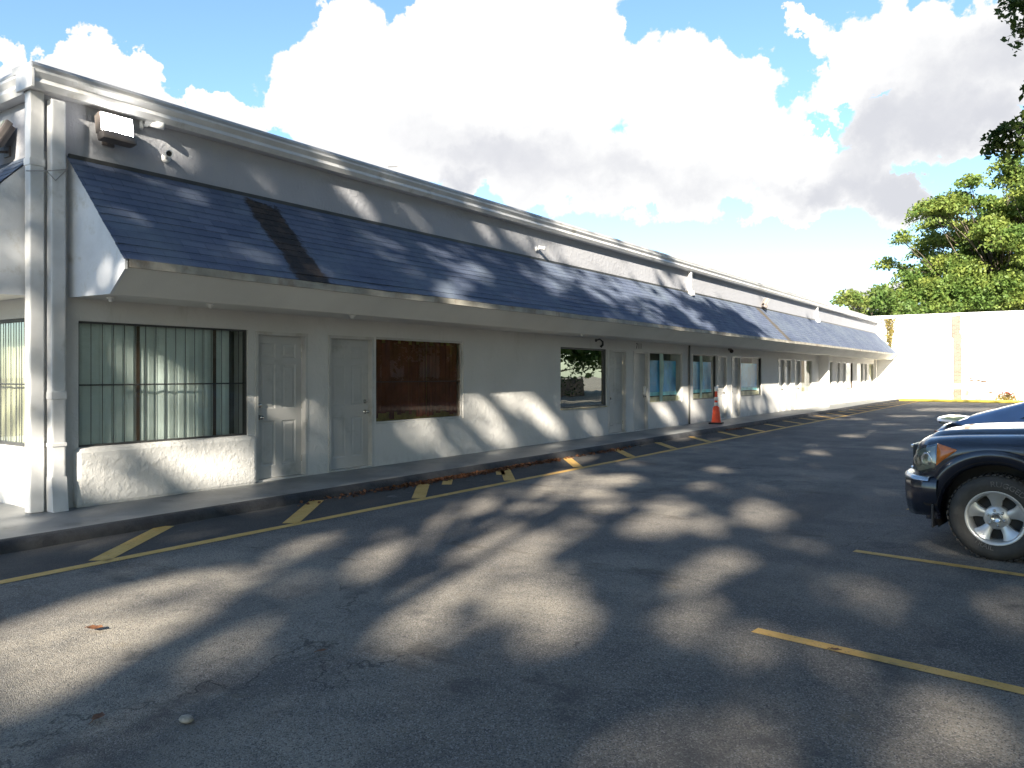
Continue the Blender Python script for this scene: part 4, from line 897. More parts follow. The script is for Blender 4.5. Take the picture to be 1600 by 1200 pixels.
def first_hit(p):
    x, y, z = p; best = None
    t = z/1.25; best = (t, 'G', x-t, y+2.4*t)
    t = x-XF
    if 0 < t < best[0] and y+2.4*t > 3.8: best = (t, 'W', y+2.4*t, z-1.25*t)
    den = -1.25+TH
    t = (3.9+(x+8.8)*TH-z)/den
    if 0 < t < best[0]:
        hx, hy, hz = x-t, y+2.4*t, z-1.25*t
        if XF <= hx <= XO and 4.25 <= hy <= 50: best = (t, 'A', hy, hz)
    t = (YE-y)/2.4
    if 0 < t < best[0] and x-t < XF: best = (t, 'E', x-t, z-1.25*t)
    return best
def sstepf(v, a, b): q = min(1, max(0, (v-a)/(b-a))); return q*q*(3-2*q)
def lit(p):
    t, s, u, v = first_hit(p); base = 0.0; k = s
    if s == 'W':
        if u < 4.16: return .94 if v < 3.5 else .55
        if v > ZT+.2: return .3
        if v > 3.85: k = 'P'; base = .80*sstepf(u, 12.5, 15.5); base *= (1-.8*math.exp(-((u-14.2+(v-4.1)*1.5)/.45)**2))*(1-.85*math.exp(-((u-20.4+(v-4.1)*1.9)/.7)**2))
        else: base = sstepf(u, 30.8, 33.5)
    elif s == 'A': base = sstepf(u+(v-3.3)*2.4, 26.5, 28.5)*.97
    elif s == 'E':
        if v < 2.0: return .93 if u > -9.6 else .6
        return .35
    elif s == 'G' and u > -7.4 and v > 49: base = .9
    elif s == 'G' and u <= -7.4: base = .8*sstepf(v, 31, 36)
    r = 1-base; sx_, tx_ = (2.4*u+v)/2.6, (-u+2.4*v)/2.6
    if k == 'G': wob = .34*noise.noise(Vector((sx_*2.4, tx_*.8, 3)))+.22*noise.noise(Vector((sx_*6, tx_*2.2, 7)))
    else: wob = .30*noise.noise(Vector((u*2.2+v*1.2, v*2.4, 3)))
    for c0, c1, i00, i01, i10, i11, st in LIT.get(k, ()):
        du, dv = u-c0, v-c1; q = math.hypot(i00*du+i01*dv, i10*du+i11*dv)
        if q < 1.7: q += wob
        if q < 1.25: r *= 1-min(1, st*(1.10 if k != 'A' else .5 if c0 < 9 else .85))*sstepf(q, 1.46 if k == 'G' else 1.34, 1.0 if k == 'G' else .92)
    return 1-r
SHADE = [(3.2, -13.0, 13), (7.4, -22, 14), (-1.5, -19.5, 14), (8.4, -6, 14), (7.6, 5.5, 13.5), (8.6, 16.5, 13.5), (9.2, 28, 13.5), (10.5, -31, 14), (0.5, -30, 14)]
bins = [[] for _ in SHADE]
def cluster_noise(x, y, z): return noise.noise(Vector((x, y, z))*.55)
def try_leaf(hx, hy, hz, rs):
    best = None
    for _ in range(4):
        zz = rs.uniform(9.2, 15.0); s = (zz-hz)/1.25; p = (hx+s, hy-2.4*s, zz)
        if s <= 3: continue
        for i, (tx, ty, tz) in enumerate(SHADE):
            d = math.hypot(p[0]-tx, p[1]-ty)+1.3*abs(zz-tz+.8)-1.6*cluster_noise(*p)
            if best is None or d < best[0]: best = (d, i, p)
    _, i, p = best
    L_ = lit(p); keep = math.log(.025+.972*L_)/math.log(.025)
    if rs.random() < keep: bins[i].append(p)
rs = random.Random(3)
DG, DW = 78, 66
for _ in range(int(DG*11.0*53)): try_leaf(rs.uniform(-7.5, 3.5), rs.uniform(-1, 52), 0, rs)
for _ in range(int(DW*34*4.75)): try_leaf(XF, rs.uniform(2.5, 36.5), rs.uniform(0, 4.75), rs)
for _ in range(int(DW*1.2*30)): try_leaf(rs.uniform(-8.8, -7.6), rs.uniform(2, 33), 0.10, rs)
for _ in range(int(90*5*5)): 
    x = rs.uniform(-13, -8.8); try_leaf(x, YE, rs.uniform(0, 4.75), rs)
# extra crown leaves over the drive and the photographer, added to cut skylight
for _ in range(26000):
    x, y, z = rs.uniform(-7, 12), rs.uniform(-34, 26), rs.uniform(10.2, 15.5)
    dep = -.571*x+.821*y
    if x < .6 and y > -2 and z < 3.2+.52*dep: continue
    if cluster_noise(x, y, z) < -.28: continue
    p = (x, y, z); L_ = lit(p)
    if rs.random() < math.log(.025+.972*L_)/math.log(.025): bins[min(range(len(SHADE)), key=lambda i: math.hypot(x-SHADE[i][0], y-SHADE[i][1]))].append(p)
LBL = ['slender shade tree behind the photographer throwing the thin trunk shadow', 'tall shade tree behind the lot, second from the street', 'shade tree closest to the shop corner behind the photographer', 'shade tree right of the photographer', 'shade tree beside the parked black truck', 'shade tree beyond the blue car', 'shade tree near the far hedge', 'shade tree farthest behind on the right', 'shade tree farthest behind in the drive']
for i, (tx, ty, tz) in enumerate(SHADE):
    if not bins[i]: continue
    t = thing('shade_tree', LBL[i], 'tree', (tx, ty, 0), 0, 'shade trees around the lot')
    m = MB(); m.smooth = True; rr = random.Random(i); hgt = tz-.8
    m.tube([(tx, ty, -.1), (tx+.08, ty, hgt*.4), (tx-.05, ty+.05, hgt*.75), (tx+.05, ty, hgt)], [.24, .16, .12, .08], 10)
    arr = np.array(bins[i])
    for k in range(9):
        q = arr[rr.randrange(len(arr))]; z0 = hgt*rr.uniform(.55, .9)
        limb_tube(m, (tx, ty, z0), tuple(q), .075, .02, .12, 6, .5, rr)
    m.build('trunk', 'bark', t, fixn=False)
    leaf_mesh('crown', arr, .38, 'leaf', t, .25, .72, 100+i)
    print('shade tree', i, len(arr))
# the tree whose low boughs hang into the top right corner
t = thing('tree', 'dark leafy boughs hanging into the top right corner of the picture', 'tree', (4.4, 14.6, 0))
m = MB(); m.smooth = True; rr = random.Random(21)
m.tube([(4.4, 14.6, -.1), (4.3, 14.5, 2.5), (4.0, 14.3, 5.5), (3.8, 14.2, 8)], [.32, .26, .2, .12], 10)
P = []
bough = [(-.25, 13.0, 6.75, .50, .50), (-.35, 13.1, 6.35, .34, .32), (-.52, 12.9, 6.72, .24, .26), (.25, 13.2, 6.5, .6, .5), (-.30, 13.1, 5.55, .17, .18), (-.22, 13.0, 5.40, .15, .12), (-.42, 13.0, 4.95, .34, .20), (-.70, 12.95, 4.92, .22, .10), (-.78, 13.0, 4.72, .16, .10), (-.50, 13.05, 4.66, .22, .16), (-.15, 13.1, 5.05, .40, .26), (-.1, 13.0, 4.66, .36, .20), (.3, 13.2, 4.9, .5, .4), (-.25, 13.1, 5.22, .22, .10), (.5, 13.4, 5.8, .5, .5), (1.2, 13.6, 6.4, .8, .6), (1.4, 13.7, 5.2, .8, .5), (2.4, 14, 6.8, 1.1, .8), (-.05, 13.1, 7.3, .6, .4), (.8, 13.2, 7.4, .9, .5)]
r = np.random.default_rng(4)
for x, y, z, a, b in bough:
    k = int(60+900*a*a); d = r.normal(size=(k, 3)); d /= np.linalg.norm(d, axis=1)[:, None]; q = d*(r.uniform(0, 1, (k, 1))**.5)
    p = q*np.array([a, a*1.2, b]); p[:, 2] += .3*p[:, 0]; P.append(p+np.array([x, y, z]))
    limb_tube(m, (4.0, 14.3, 5.2+.25*(z-5)), (x, y, z), .05, .010, .10, 7, .3, rr)
m.build('trunk', 'bark', t, fixn=False); leaf_mesh('crown', np.concatenate(P), .115, 'leafm', t, .3, .5, 5)

# dense out-of-view trees added round the lot to block skylight and fill reflections
def screen_tree(x, y, h, rad, seed, label):
    r_ = np.random.default_rng(seed); rr = random.Random(seed)
    t = thing('tree', label, 'tree', (x, y, 0), 0, 'dense trees added round the lot, out of view')
    m = MB(); m.smooth = True; m.tube([(x, y, -.1), (x+.1, y, h*.3), (x, y+.1, h*.7)], [.3, .22, .12], 9)
    P = []
    for i in range(40):
        a = rr.uniform(0, 6.283); f = rr.uniform(.15, 1); z = h*rr.uniform(.16, .95); k = rad*(1-.55*abs(z/h-.45))*f**.6; c = (x+k*math.cos(a), y+k*math.sin(a), z)
        d = r_.normal(size=(170, 3)); d /= np.linalg.norm(d, axis=1)[:, None]; P.append(d*(r_.uniform(0, 1, (170, 1))**.5)*np.array([1.5, 1.5, 1.1])+np.array(c))
        if i < 8: limb_tube(m, (x, y, min(z, h*.6)*.8), c, .07, .02, .1, 4, .4, rr)
    m.build('trunk', 'bark', t, fixn=False); leaf_mesh('crown', np.concatenate(P), .36, 'leafy2', t, .3, .7, seed)
for i in range(13): screen_tree(18.2+1.2*math.sin(i*2.3), -14+5.6*i, 15.0+1.5*math.sin(i*1.7), 4.4, 300+i, 'bushy green tree added across the lot from the shops to block skylight')
for i in range(3): screen_tree(5.6+5*i, 56-.8*i, 10+i, 3.4, 320+i, 'bushy green tree added beside the white end building for window reflections')
for i in range(6): screen_tree(-16+6.2*i, -41-1.5*math.sin(i*2.1), 10+1.2*math.sin(i*1.3), 3.8, 340+i, 'bushy green tree added behind the photographer to block skylight')
# hedge and pale building across the lot, seen mirrored in the shop windows
t = thing('hedge', 'clipped dark green hedge across the lot, mirrored in the shop window', 'hedge', (10.4, 30, 0))
r = np.random.default_rng(9); k = 9000
p = np.stack([r.uniform(9.9, 11.0, k), r.uniform(6, 49, k), r.uniform(.05, 1.35, k)], 1); leaf_mesh('foliage', p, .17, 'hedge', t, .2, .7, 3)
m = MB(); m.box(10.1, 10.8, 6, 49, 0, 1.2, .05); m.build('twigs', 'bark', t)
N2 = thing('neighbour_house', 'low cream house across the lot, mirrored in the shop window', 'house', (24, 34, 0))
m = MB(); m.box(20, 30, 14, 49, 0, 4.2); m.build('wall', 'coping', N2); m = MB(); m.prism([(19.4, 4.19), (30.6, 4.19), (25, 6.2)], 'y', 13.6, 49.4); m.build('roof', 'flash', N2)
for y in range(17, 48, 4):
    m = MB(); m.box(19.96, 20.02, y, y+1.6, 1.0, 2.4); m.build('window', 'dframe', N2)
# vine at the corner, small plant at the end wall
t = thing('vine', 'dry yellowish vine trailing down the white wall at the end of the awning', 'vine', (-8.1, YF-.1, 4.7))
m = MB(); m.tube([(-8.05, YF-.02, 4.7), (-8.1, YF-.03, 4.2), (-8.0, YF-.03, 3.6), (-8.12, YF-.03, 3.1)], .012, 5); m.build('stem', 'bark', t)
k = 420; zz = 4.74-1.75*r.uniform(0, 1, k)**1.3; leaf_mesh('foliage', np.stack([-8.05+r.normal(0, .15, k)*(.4+.6*(zz-3)/1.7), YF-.05-r.uniform(0, .08, k), zz], 1), .11, 'vine', t, 0, .8, 8)
t = thing('shrub', 'little reddish plant growing on the kerb against the white end wall', 'shrub', (-2.3, YF-.35, .12))
m = MB()
for k in range(9): a = k*.7; m.tube([(-2.3, YF-.35, .1), (-2.3+.22*math.cos(a), YF-.35+.15*math.sin(a), .5)], .01, 5)
m.build('stem', 'bark', t)
leaf_mesh('foliage', np.stack([-2.3+r.normal(0, .26, 120), YF-.35+r.normal(0, .1, 120), .14+np.abs(r.normal(.1, .14, 120))], 1), .13, 'vine', t, .2, .7, 9)
leaf_mesh('bract', np.stack([-2.3+r.normal(0, .22, 60), YF-.36+r.normal(0, .1, 60), .5+r.normal(0, .07, 60)], 1), .13, 'flower', t, .2, .7, 10)

# leaf litter along the kerb, single leaves, a pebble
k = 1500; dens = [(7.6, .9, .10), (8.9, .9, .32), (10.4, 1.0, .30), (11.6, .5, .12), (13.9, .8, .1), (21.5, .5, .06)]
P = []
for yc, sy, f in dens:
    n = int(k*f); y = r.normal(yc, sy*.7, n); x = -7.43+np.abs(r.normal(0, .075, n)); P.append(np.stack([x, y, .012+.02*r.uniform(0, 1, n)*(x < -7.35)], 1))
o = leaf_mesh('leaf_litter', np.concatenate(P), .055, 'dry', None, 1.4, .75, 14); tag(o, 'brown fallen leaves gathered in the gutter along the kerb', 'leaf litter', kind='stuff')
def fallen(x, y, s, rz, label, mat='dry'):
    m = MB(); n = 7; A = []; Bv = []; Cc = []
    for i in range(n):
        u = i/(n-1); wd = s*.33*math.sin(math.pi*min(.98, max(.03, u**.8)))*(1+.25*math.sin(i*2.1)); zc = .012+.22*s*abs(u-.45)
        A.append((u*s-s/2, -wd, zc+.16*wd+.004)); Bv.append((u*s-s/2, 0, zc)); Cc.append((u*s-s/2, wd, zc+.30*wd))
    m.smooth = True; m.grid([A, Bv, Cc]); m.tube([(-s/2, 0, .015+.1*s), (-s*.72, .01, .012)], .002, 4)
    o = m.build('fallen_leaf', mat); o.location = (x, y, .002); o.rotation_euler = (0, 0, rz); tag(o, label, 'leaf', 'single leaves on the asphalt'); return o
fallen(-4.76, 2.46, .11, .5, 'curled orange leaf alone on the sunlit asphalt at left')
fallen(-3.35, 2.98, .06, 1.2, 'tiny reddish leaf in the shade near the middle of the asphalt')
fallen(-3.52, 1.83, .08, 2.2, 'dark brown leaf near the bottom left edge of the asphalt')
fallen(-1.02, 4.62, .06, .2, 'small orange leaf beside the near yellow stall line')
m = MB(); m.smooth = True; m.lathe([(.001, 0), (.034, .003), (.040, .012), (.028, .024), (.001, .027)], (0, 0, 0), 'z', 9)
m.v = [(x*(1+.2*noise.noise(Vector((x*40, y*40, z*40)))), y*.7, z) for x, y, z in m.v]
o = m.build('pebble', 'stone'); o.location = (-3.19, 2.05, .001); tag(o, 'flat pale pebble lying on the shaded asphalt at lower left', 'stone')
# ------------------------------------------------------------------ vehicles
def vehicle_lofts(sp):
    I = lambda k, x: float(np.interp(x, [a for a, _ in sp[k]], [b for _, b in sp[k]]))
    def section(x):
        w_ = I('w', x); zc = I('zc', x); zs = I('zs', x); zl = sp['sill']
        for ax in sp['axles']:
            d = abs(x-ax)
            if d < sp['ra']: zl = max(zl, sp['zw']+math.sqrt(sp['ra']**2-d*d))
        zl = min(zl, zs-.14)
        bl = lambda f: zl+(zs-zl)*f
        tb = sp['tumble']
        return [(w_*.955, zl), (w_*.985, bl(.18)), (w_, bl(.42)), (w_*1.0, bl(.62)), (w_*.985, bl(.82)), (w_*.955, zs-.015), (w_*(1-tb), zs+(zc-zs)*.30), (w_*(.90-tb), zs+(zc-zs)*.55), (w_*.55, zs+(zc-zs)*.88), (w_*.25, zc-.004), (0, zc)]
    return section, I
def build_body(sp, xs, name, mat, t):
    section, I = vehicle_lofts(sp); rows = []
    for x in xs:
        s = section(x); rows.append([(x, y, z) for y, z in s]+[(x, -y, z) for y, z in s[-2::-1]])
    m = MB(); m.smooth = True; m.grid(rows)
    for r_ in (rows[0], rows[-1]): m.add(r_, [tuple(range(len(r_)))])
    return m.build(name, mat, t), section, I
def wheel(t, x, side, y, R, Rr, wd, spokes, letters=None):
    # side +1: wheel on the left, outer face towards +Y
    s = side; yo = y*s
    def F(m): m.v = [(x+a, yo+s*b, R+c) for a, b, c in m.v]; return m
    m = MB(); m.smooth = True; m.lathe([(.001, -.035), (.032, -.035), (.036, -.028), (.036, -.05), (.075, -.055), (.095, -.075)], (0, 0, 0), 'y', 24)
    for k in range(6):
        a = k*math.pi/3+.3; m.lathe([(.001, -.028), (.010, -.03), (.012, -.06)], (.062*math.cos(a), 0, .062*math.sin(a)), 'y', 8)
    W_ = F(m).build('wheel', 'chrome', t)
    m = MB(); m.smooth = True; h = wd/2
    m.lathe([(Rr-.005, -.02), (Rr+.012, -.008), (Rr+.05, .006), (Rr+(R-Rr)*.6, .012), (R-.035, 0), (R-.012, -.018), (R, -.045), (R, -wd+.045), (R-.012, -wd+.018), (R-.04, -wd), (Rr+.03, -wd-.005), (Rr-.005, -wd+.02)], (0, 0, 0), 'y', 64, closed=False)
    m.smooth = False
    for k in range(46):
        a0 = 2*math.pi*k/46; a1 = a0+.075
        for b0, b1 in ((-.022, -.10), (-.13, -wd+.022)):
            q = [(rr*math.cos(a), b, rr*math.sin(a)) for rr in (R-.002, R+.009) for a in (a0, a1) for b in (b0, b1)]
            m.add(q, [(0, 1, 3, 2), (4, 6, 7, 5), (0, 2, 6, 4), (1, 5, 7, 3), (0, 4, 5, 1), (2, 3, 7, 6)])
    F(m).build('tyre', 'tyre', W_)
    m = MB(); m.smooth = True
    m.lathe([(Rr+.010, -.006), (Rr-.004, -.004), (Rr-.014, -.016), (Rr-.022, -.03), (Rr-.03, -.12), (Rr-.03, -wd+.03)], (0, 0, 0), 'y', 64)
    n = spokes
    for k in range(n):
        c = 2*math.pi*k/n+.30; R_ = []
        for j in range(9):
            f = j/8; rr = .085+(Rr-.016-.085)*f; half = .385+.02*math.sin(f*3)-.09*math.sin(f*math.pi); dz = -.055+.035*f**1.3
            R_.append([(rr*math.cos(c+half*u), dz-.016*abs(u)**3, rr*math.sin(c+half*u)) for u in (-1, -.9, -.5, 0, .5, .9, 1)])
        m.grid(R_); lo = [[R_[i][0], (R_[i][0][0], R_[i][0][1]-.05, R_[i][0][2])] for i in range(9)]; hi = [[R_[i][-1], (R_[i][-1][0], R_[i][-1][1]-.05, R_[i][-1][2])] for i in range(9)]; m.grid(lo); m.grid(hi)
    m.lathe([(.030, -.050), (.088, -.054), (.100, -.072), (.100, -.11)], (0, 0, 0), 'y', 40)
    F(m).build('rim', 'alloy', W_, fixn=False)
    m = MB(); m.lathe([(.001, -.125), (Rr-.03, -.125)], (0, 0, 0), 'y', 32); m.lathe([(.10, -.11), (.15, -.115)], (0, 0, 0), 'y', 32); F(m).build('brake_disc', 'rubber', W_, fixn=False)
    if letters:
        rm = Rr+(R-Rr)*.36; m = MB()
        for txt, ac, flip in letters:
            vs, fs = textmesh(txt, .062, .0012)
            q = []
            for a, b, c in vs:
                rad = rm+b*(1 if not flip else -1); an = ac-(a/rm)*(1 if not flip else -1)
                q.append((-s*rad*math.cos(an), .0125+c, rad*math.sin(an)))
            m.add(q, fs); F(m).build('raised_lettering', 'tletter', W_, fixn=False); m = MB()
    return W_
TR = dict(w=[(-4.35, .86), (-4.2, .90), (-1.2, .905), (0, .905), (.3, .895), (.45, .865), (.55, .83), (.64, .76), (.70, .66), (.735, .56)],
          zc=[(-4.35, 1.12), (-2.7, 1.14), (-2.6, 1.14), (-.75, 1.10), (-.3, 1.085), (.1, 1.06), (.3, 1.045), (.48, 1.025), (.60, 1.00), (.69, .96), (.735, .88)],
          zs=[(-4.35, 1.02), (-.7, 1.01), (0, .985), (.3, .97), (.48, .95), (.60, .93), (.69, .87), (.735, .82)],
          sill=.40, axles=(0, -3.2), ra=.465, zw=.355, tumble=.10)
rz = math.radians(174.3)
T = thing('pickup_truck', 'black pickup truck with silver wheels parked nose out beside the yellow stall line', 'pickup truck', (-.345, 8.52, 0), rz, local=True)
xs = sorted(set(np.round(np.concatenate([np.linspace(-4.35, .735, 90), np.linspace(-.47, .47, 40), np.linspace(-3.67, -2.73, 40), np.linspace(.45, .735, 20)]), 4)))
body, sec, I = build_body(TR, xs, 'body', 'truck', T)
def side_y(x, z, sec=sec):
    s = sec(x); zz = [q[1] for q in s]; yy = [q[0] for q in s]; return float(np.interp(z, zz, yy))
def top_z(x, y, sec=sec):
    s = sec(x)[::-1]; return float(np.interp(abs(y), [q[0] for q in s], [q[1] for q in s]))
# hood: a raised panel with rolled edges
m = MB(); m.smooth = True; R = []
for x in np.linspace(-.62, .60, 26):
    wv = .74*I('w', x); row = []
    for u in np.linspace(-1, 1, 25):
        e = max(0, abs(u)-.94)/.06; fx = max(0, (x-.48)/.12); rise = .022*(1-e**2)*(1-fx**2)+.014*math.exp(-((abs(u)-.86)/.07)**2)*(1-fx**2); row.append((x, wv*u, top_z(x, wv*u)+rise-.002))
    R.append(row)
m.grid(R); m.build('hood', 'truck', T)
# flares
m = MB(); m.smooth = True
for ax in TR['axles']:
    for s in (1, -1):
        R = []
        for k in range(33):
            a = math.radians(-8+196*k/32); row = []
            for rr, dy in ((.43, -.05), (.440, .026), (.460, .040), (.50, .038), (.545, .020), (.57, -.006)):
                x = ax+rr*math.cos(a); z = TR['zw']+rr*math.sin(a); row.append((x, s*(side_y(x, max(z, .45))+dy), z))
            R.append(row)
        m.grid(R); m.build('fender_flare', 'truck', T); m = MB(); m.smooth = True
m = MB()
for ax in TR['axles']:
    for s in (1, -1):
        R = [[(ax+.455*math.cos(a), s*y, TR['zw']+.455*math.sin(a)) for y in (.87, .50)] for a in np.linspace(-.3, math.pi+.3, 24)]; m.grid(R)
        m.add([(ax+.455*math.cos(a), s*.50, TR['zw']+.455*math.sin(a)) for a in np.linspace(0, 2*math.pi, 24, endpoint=False)], [tuple(range(24))]); m.build('wheel_well', 'black', T); m = MB()
m = MB(); m.box(-4.1, .55, -.48, .48, .30, .62, .05); m.build('chassis', 'black', T)
# bumper, swept round the nose
def plan(f):
    # f from -1 (left rear end) to 1 (right rear end)
    pts = [(.44, .925), (.56, .915), (.68, .86), (.775, .74), (.83, .55), (.86, .3), (.87, 0)]; L_ = pts+[(x, -y) for x, y in pts[-2::-1]]
    g_ = (f+1)/2*(len(L_)-1); i = min(int(g_), len(L_)-2); k = g_-i; return L_[i][0]*(1-k)+L_[i+1][0]*k, L_[i][1]*(1-k)+L_[i+1][1]*k
def sweep(prof, f0=-1, f1=1, n=48, lift=True):
    R = []
    for k in range(n+1):
        f = f0+(f1-f0)*k/n; x, y = plan(f); row = []; e = max(0, abs(f)-.55)/.45
        for ins, z in prof:
            sc = 1-ins/.9; zz = z+(.03*e**1.6*(z < .45)*(.62-z)/.35 if lift else 0)
            row.append((.44+(x-.44)*sc if abs(f) < .9 else x-ins*.2, y*(1-ins/.93), zz))
        R.append(row)
    return R
m = MB(); m.smooth = True; m.grid(sweep([(.16, .645), (.05, .645), (.015, .63), (0, .60), (.0, .52), (.012, .44), (.035, .36), (.075, .30), (.20, .29)])); m.build('bumper', 'truck', T)
m = MB(); m.smooth = True; m.grid(sweep([(.16, .652), (.06, .656), (.006, .648), (-.006, .622)], -.90, .90, 44, False)); m.build('bumper_step', 'chrome', T)
for s in (1, -1):
    m = MB(); m.box(.47, .485, s*.72, s*.92, .22, .42, .004); m.build('mud_flap', 'trim2', T)
# grille between the lamps
m = MB(); m.box(.70, .765, -.52, .52, .66, .90, .02)
gr_ = m.build('grille', 'black', T)
m = MB(); m.box(.755, .79, -.50, .50, .86, .90, .01); m.box(.755, .79, -.50, .50, .67, .70, .01)
for y in (-.22, .22): m.prism([(y-.05, .70), (y+.05, .70), (y+(.10 if y > 0 else 0), .86), (y-(.10 if y < 0 else 0), .86)], 'x', .757, .785)
m.build('grille_bar', 'chrome', gr_)
# headlamps wrap round the corner
def lamp_patch(x0, x1, zlo, zhi, s, off):
    R = []
    for i in range(15):
        x = x0+(x1-x0)*i/14; row = []
        for j in range(8):
            z = zlo(x)+(zhi(x)-zlo(x))*j/7; y = side_y(x, min(z, I('zs', x)-.02)); e = min(i, 14-i, 3)/3*min(j, 7-j, 2)/2; o = off*min(1, e+.15)
            row.append((x+o*.5*max(0, (x-.45)/.28), s*(y+o), z))
        R.append(row)
    return R
for s in (1, -1):
    m = MB(); m.smooth = True
    m.grid(lamp_patch(.455, .7349, lambda x: .665+.10*max(0, (.62-x)/.3), lambda x: np.interp(x, [.45, .60, .70, .735], [.945, .905, .855, .81]), s, .022)); h = m.build('headlight', 'clens', T)
    m = MB(); m.smooth = True; m.grid(lamp_patch(.47, .72, lambda x: .69+.10*max(0, (.62-x)/.3), lambda x: np.interp(x, [.45, .60, .70, .735], [.925, .89, .84, .80]), s, .006)); m.build('reflector', 'lens', h)
    for xb, zb in ((.55, .80), (.655, .775)):
        m = MB(); m.smooth = True; yb = side_y(xb, zb); m.lathe([(.001, .012), (.018, .014), (.045, .016), (.056, .018), (.060, .010)], (xb, 0, zb), 'y', 18); m.v = [(x+.2*b, s*(yb+b-.002-(x-xb)*1.1*(xb > .6)-(x-xb)*.45*(xb < .6)), z) for x, b, z in m.v]; m.build('lamp_bowl', 'chrome', h)
    m = MB(); m.smooth = True
    m.grid(lamp_patch(.285, .452, lambda x: np.interp(x, [.285, .452], [.895, .755]), lambda x: np.interp(x, [.285, .452], [.905, .945]), s, .016)); m.build('turn_signal', 'amber', h)
wheel(T, 0, 1, .90, .352, .215, .250, 5, [('TRAIL', math.radians(250), True), ('RUGGED', math.radians(70), False)])
wheel(T, 0, -1, .90, .352, .215, .250, 5); wheel(T, -3.2, 1, .90, .352, .215, .250, 5); wheel(T, -3.2, -1, .90, .352, .215, .250, 5)
def greenhouse(t, sp, mat, glassmat, pillars, name='cabin'):
    # sp: list of (x, z, halfwidth) stations of the roof line, each with its belt z and belt halfwidth
    R = []
    for x0, z0, w0, x1, z1, w1 in sp: R.append([(x0, w0, z0), (x0+(x1-x0)*.5, w0+(w1-w0)*.45, z0+(z1-z0)*.5), (x1, w1, z1), (x1, w1*.7, z1+.025), (x1, 0, z1+.035), (x1, -w1*.7, z1+.025), (x1, -w1, z1), (x0+(x1-x0)*.5, -(w0+(w1-w0)*.45), z0+(z1-z0)*.5), (x0, -w0, z0)])
    m = MB(); m.smooth = True; m.grid(R); m.add(R[0], [tuple(range(9))]); m.add(R[-1], [tuple(range(9))]); c = m.build(name, mat, t)
    return c
cab = greenhouse(T, [(-.55, 1.12, .80, -1.15, 1.70, .60), (-1.2, 1.16, .86, -1.25, 1.72, .64), (-2.0, 1.15, .87, -2.0, 1.73, .65), (-2.62, 1.15, .86, -2.5, 1.71, .63)], 'truck', 'cglass', None)
m = MB()
for s in (1, -1):
    for a, b, c_, d in ((-.95, -1.18, -1.72, -1.72), (-1.80, -1.80, -2.5, -2.42)):
        q = []
        for x, z in ((a, 1.22), (b, 1.64), (d, 1.64), (c_, 1.22)):
            f = (z-1.15)/.57; q.append((x, s*(.87-.225*f+.012), z))
        m.add(q, [(0, 1, 2, 3)]); m.build('window', 'cglass', T); m = MB()
m.add([(-.62, -.70, 1.255), (-.62, .70, 1.255), (-1.10, .55, 1.668), (-1.10, -.55, 1.668)], [(0, 1, 2, 3)])
m.v = [(x+(.03 if abs(y) < .71 and x > -1.11 else 0), y, z+(.02 if abs(y) < .71 and x > -1.11 else 0)) for x, y, z in m.v]; m.build('windscreen', 'cglass', T)
for s in (1, -1):
    m = MB(); m.box(-1.02, -.90, s*.92, s*1.12, 1.20, 1.38, .03); m.build('side_mirror', 'black', T)
for s in (1, -1):
    m = MB(); m.box(-4.38, -4.30, s*.70, s*.86, .75, 1.05, .02); m.build('tail_light', 'red', T)
m = MB(); m.box(-4.5, -4.33, -.86, .86, .45, .62, .04); m.build('rear_bumper', 'chrome', T)

# pull the nose in a little: everything ahead of the front axle
for ch in T.children:
    if ch.name.split('.')[0] == 'wheel' or ch.type != 'MESH': continue
    for mm in [ch]+list(ch.children):
        for v in mm.data.vertices:
            if v.co.x > .40: v.co.x = .40+(v.co.x-.40)*.87
# the coupe beyond, nose in
CP = dict(w=[(-1.02, .66), (-.98, .74), (-.85, .83), (-.6, .875), (0, .89), (2.6, .89), (3.1, .84), (3.4, .72), (3.5, .6)],
          zc=[(-1.02, .85), (-.98, .91), (-.75, .935), (-.2, .945), (1.9, .945), (2.6, .90), (3.2, .78), (3.5, .62)],
          zs=[(-1.02, .80), (-.98, .83), (-.75, .85), (-.2, .865), (1.9, .865), (2.6, .84), (3.2, .70), (3.5, .56)],
          sill=.24, axles=(0, 2.62), ra=.36, zw=.315, tumble=.07)
K = thing('coupe', 'slate blue coupe with a low boot spoiler parked nose in behind the black truck', 'car', (-.22, 11.75, -.0), math.radians(-4.5), local=True)
xs = sorted(set(np.round(np.concatenate([np.linspace(-1.02, 3.5, 70), np.linspace(-.38, .38, 30), np.linspace(2.24, 3.0, 30)]), 4)))
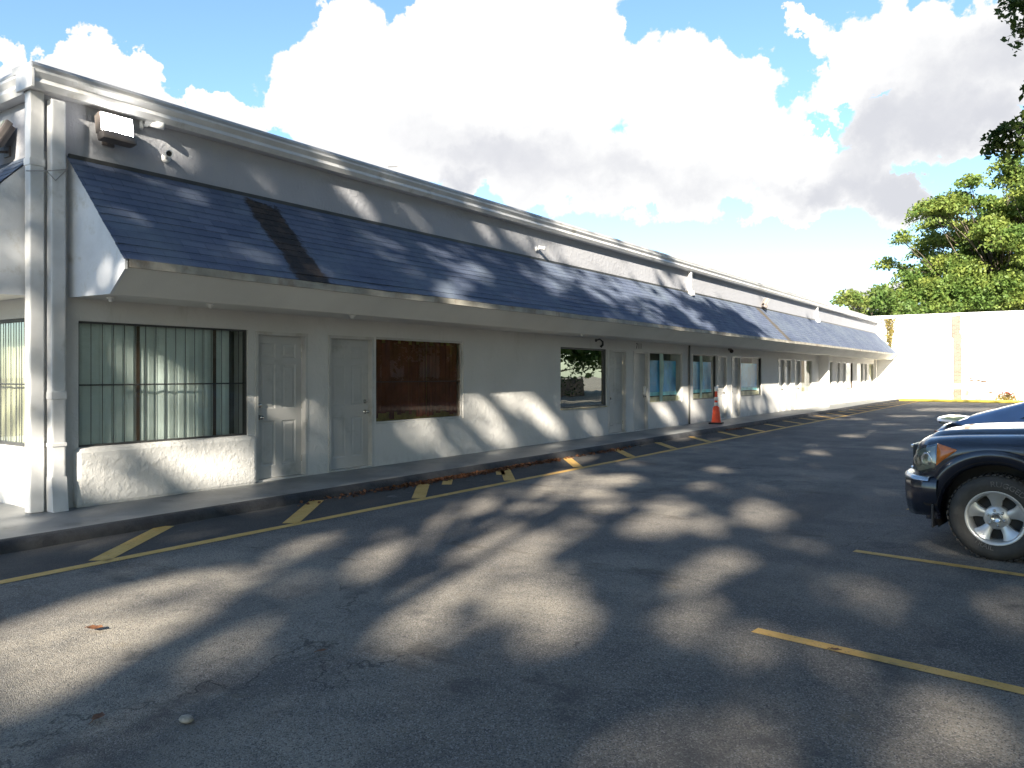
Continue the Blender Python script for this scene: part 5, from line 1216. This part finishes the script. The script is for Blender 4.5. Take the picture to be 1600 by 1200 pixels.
kb, ksec, KI = build_body(CP, xs, 'body', 'sedan', K)
kc = greenhouse(K, [(-.86, .93, .70, -.66, 1.00, .66), (-.66, .92, .78, -.25, 1.13, .63), (-.2, .92, .82, .25, 1.29, .58), (.9, .95, .83, .95, 1.41, .56), (1.35, .95, .82, 1.2, 1.385, .55), (1.95, .95, .76, 1.35, 1.345, .53)], 'sedan', 'cglass', None)
m = MB()
for s in (1, -1):
    for pts in (((-.10, 1.02), (.22, 1.20), (.58, 1.30), (.58, 1.00)), ((.68, 1.02), (.70, 1.31), (1.15, 1.31), (1.62, 1.03))):
        m.add([(x, s*(.83-.27*((z-.95)/.44)**1.1+.012), z) for x, z in pts], [(0, 1, 2, 3)]); m.build('window', 'cglass', K); m = MB()
m = MB(); m.smooth = True; R = []
for y in np.linspace(-.74, .74, 21):
    e = (abs(y)/.74)**4; R.append([(-.70+.02*e, y, .935), (-.78, y, .975-.03*e), (-.95+.05*e, y, .995-.035*e), (-1.03+.07*e, y, .997-.035*e), (-1.035+.07*e, y, .975-.03*e), (-.95+.04*e, y, .92)])
m.grid(R); m.build('spoiler', 'sedan', K)
for s in (1, -1):
    m = MB(); m.smooth = True; R = []
    for i in range(8):
        x = -1.0+.16*i/7; R.append([(x-.012*(1-i/7), s*(float(np.interp(x, [-1.02, -.98, -.85], [.66, .74, .83]))*.99+.010), z) for z in np.linspace(.74, .845-.02*i/7, 5)])
    m.grid(R); m.build('tail_light', 'red', K)
m = MB(); m.box(-1.08, -.90, -.72, .72, .34, .60, .06); m.build('rear_bumper', 'sedan', K)
m = MB(); m.box(-.8, 3.3, -.5, .5, .16, .5, .05); m.build('chassis', 'black', K)
m = MB()
for ax in CP['axles']:
    for s in (1, -1): m = MB(); m.grid([[(ax+.365*math.cos(a), s*y, .315+.365*math.sin(a)) for y in (.86, .55)] for a in np.linspace(-.3, math.pi+.3, 20)]); m.build('wheel_well', 'black', K)
for ax in CP['axles']:
    for s in (1, -1): wheel(K, ax, s, .87, .315, .205, .20, 5)
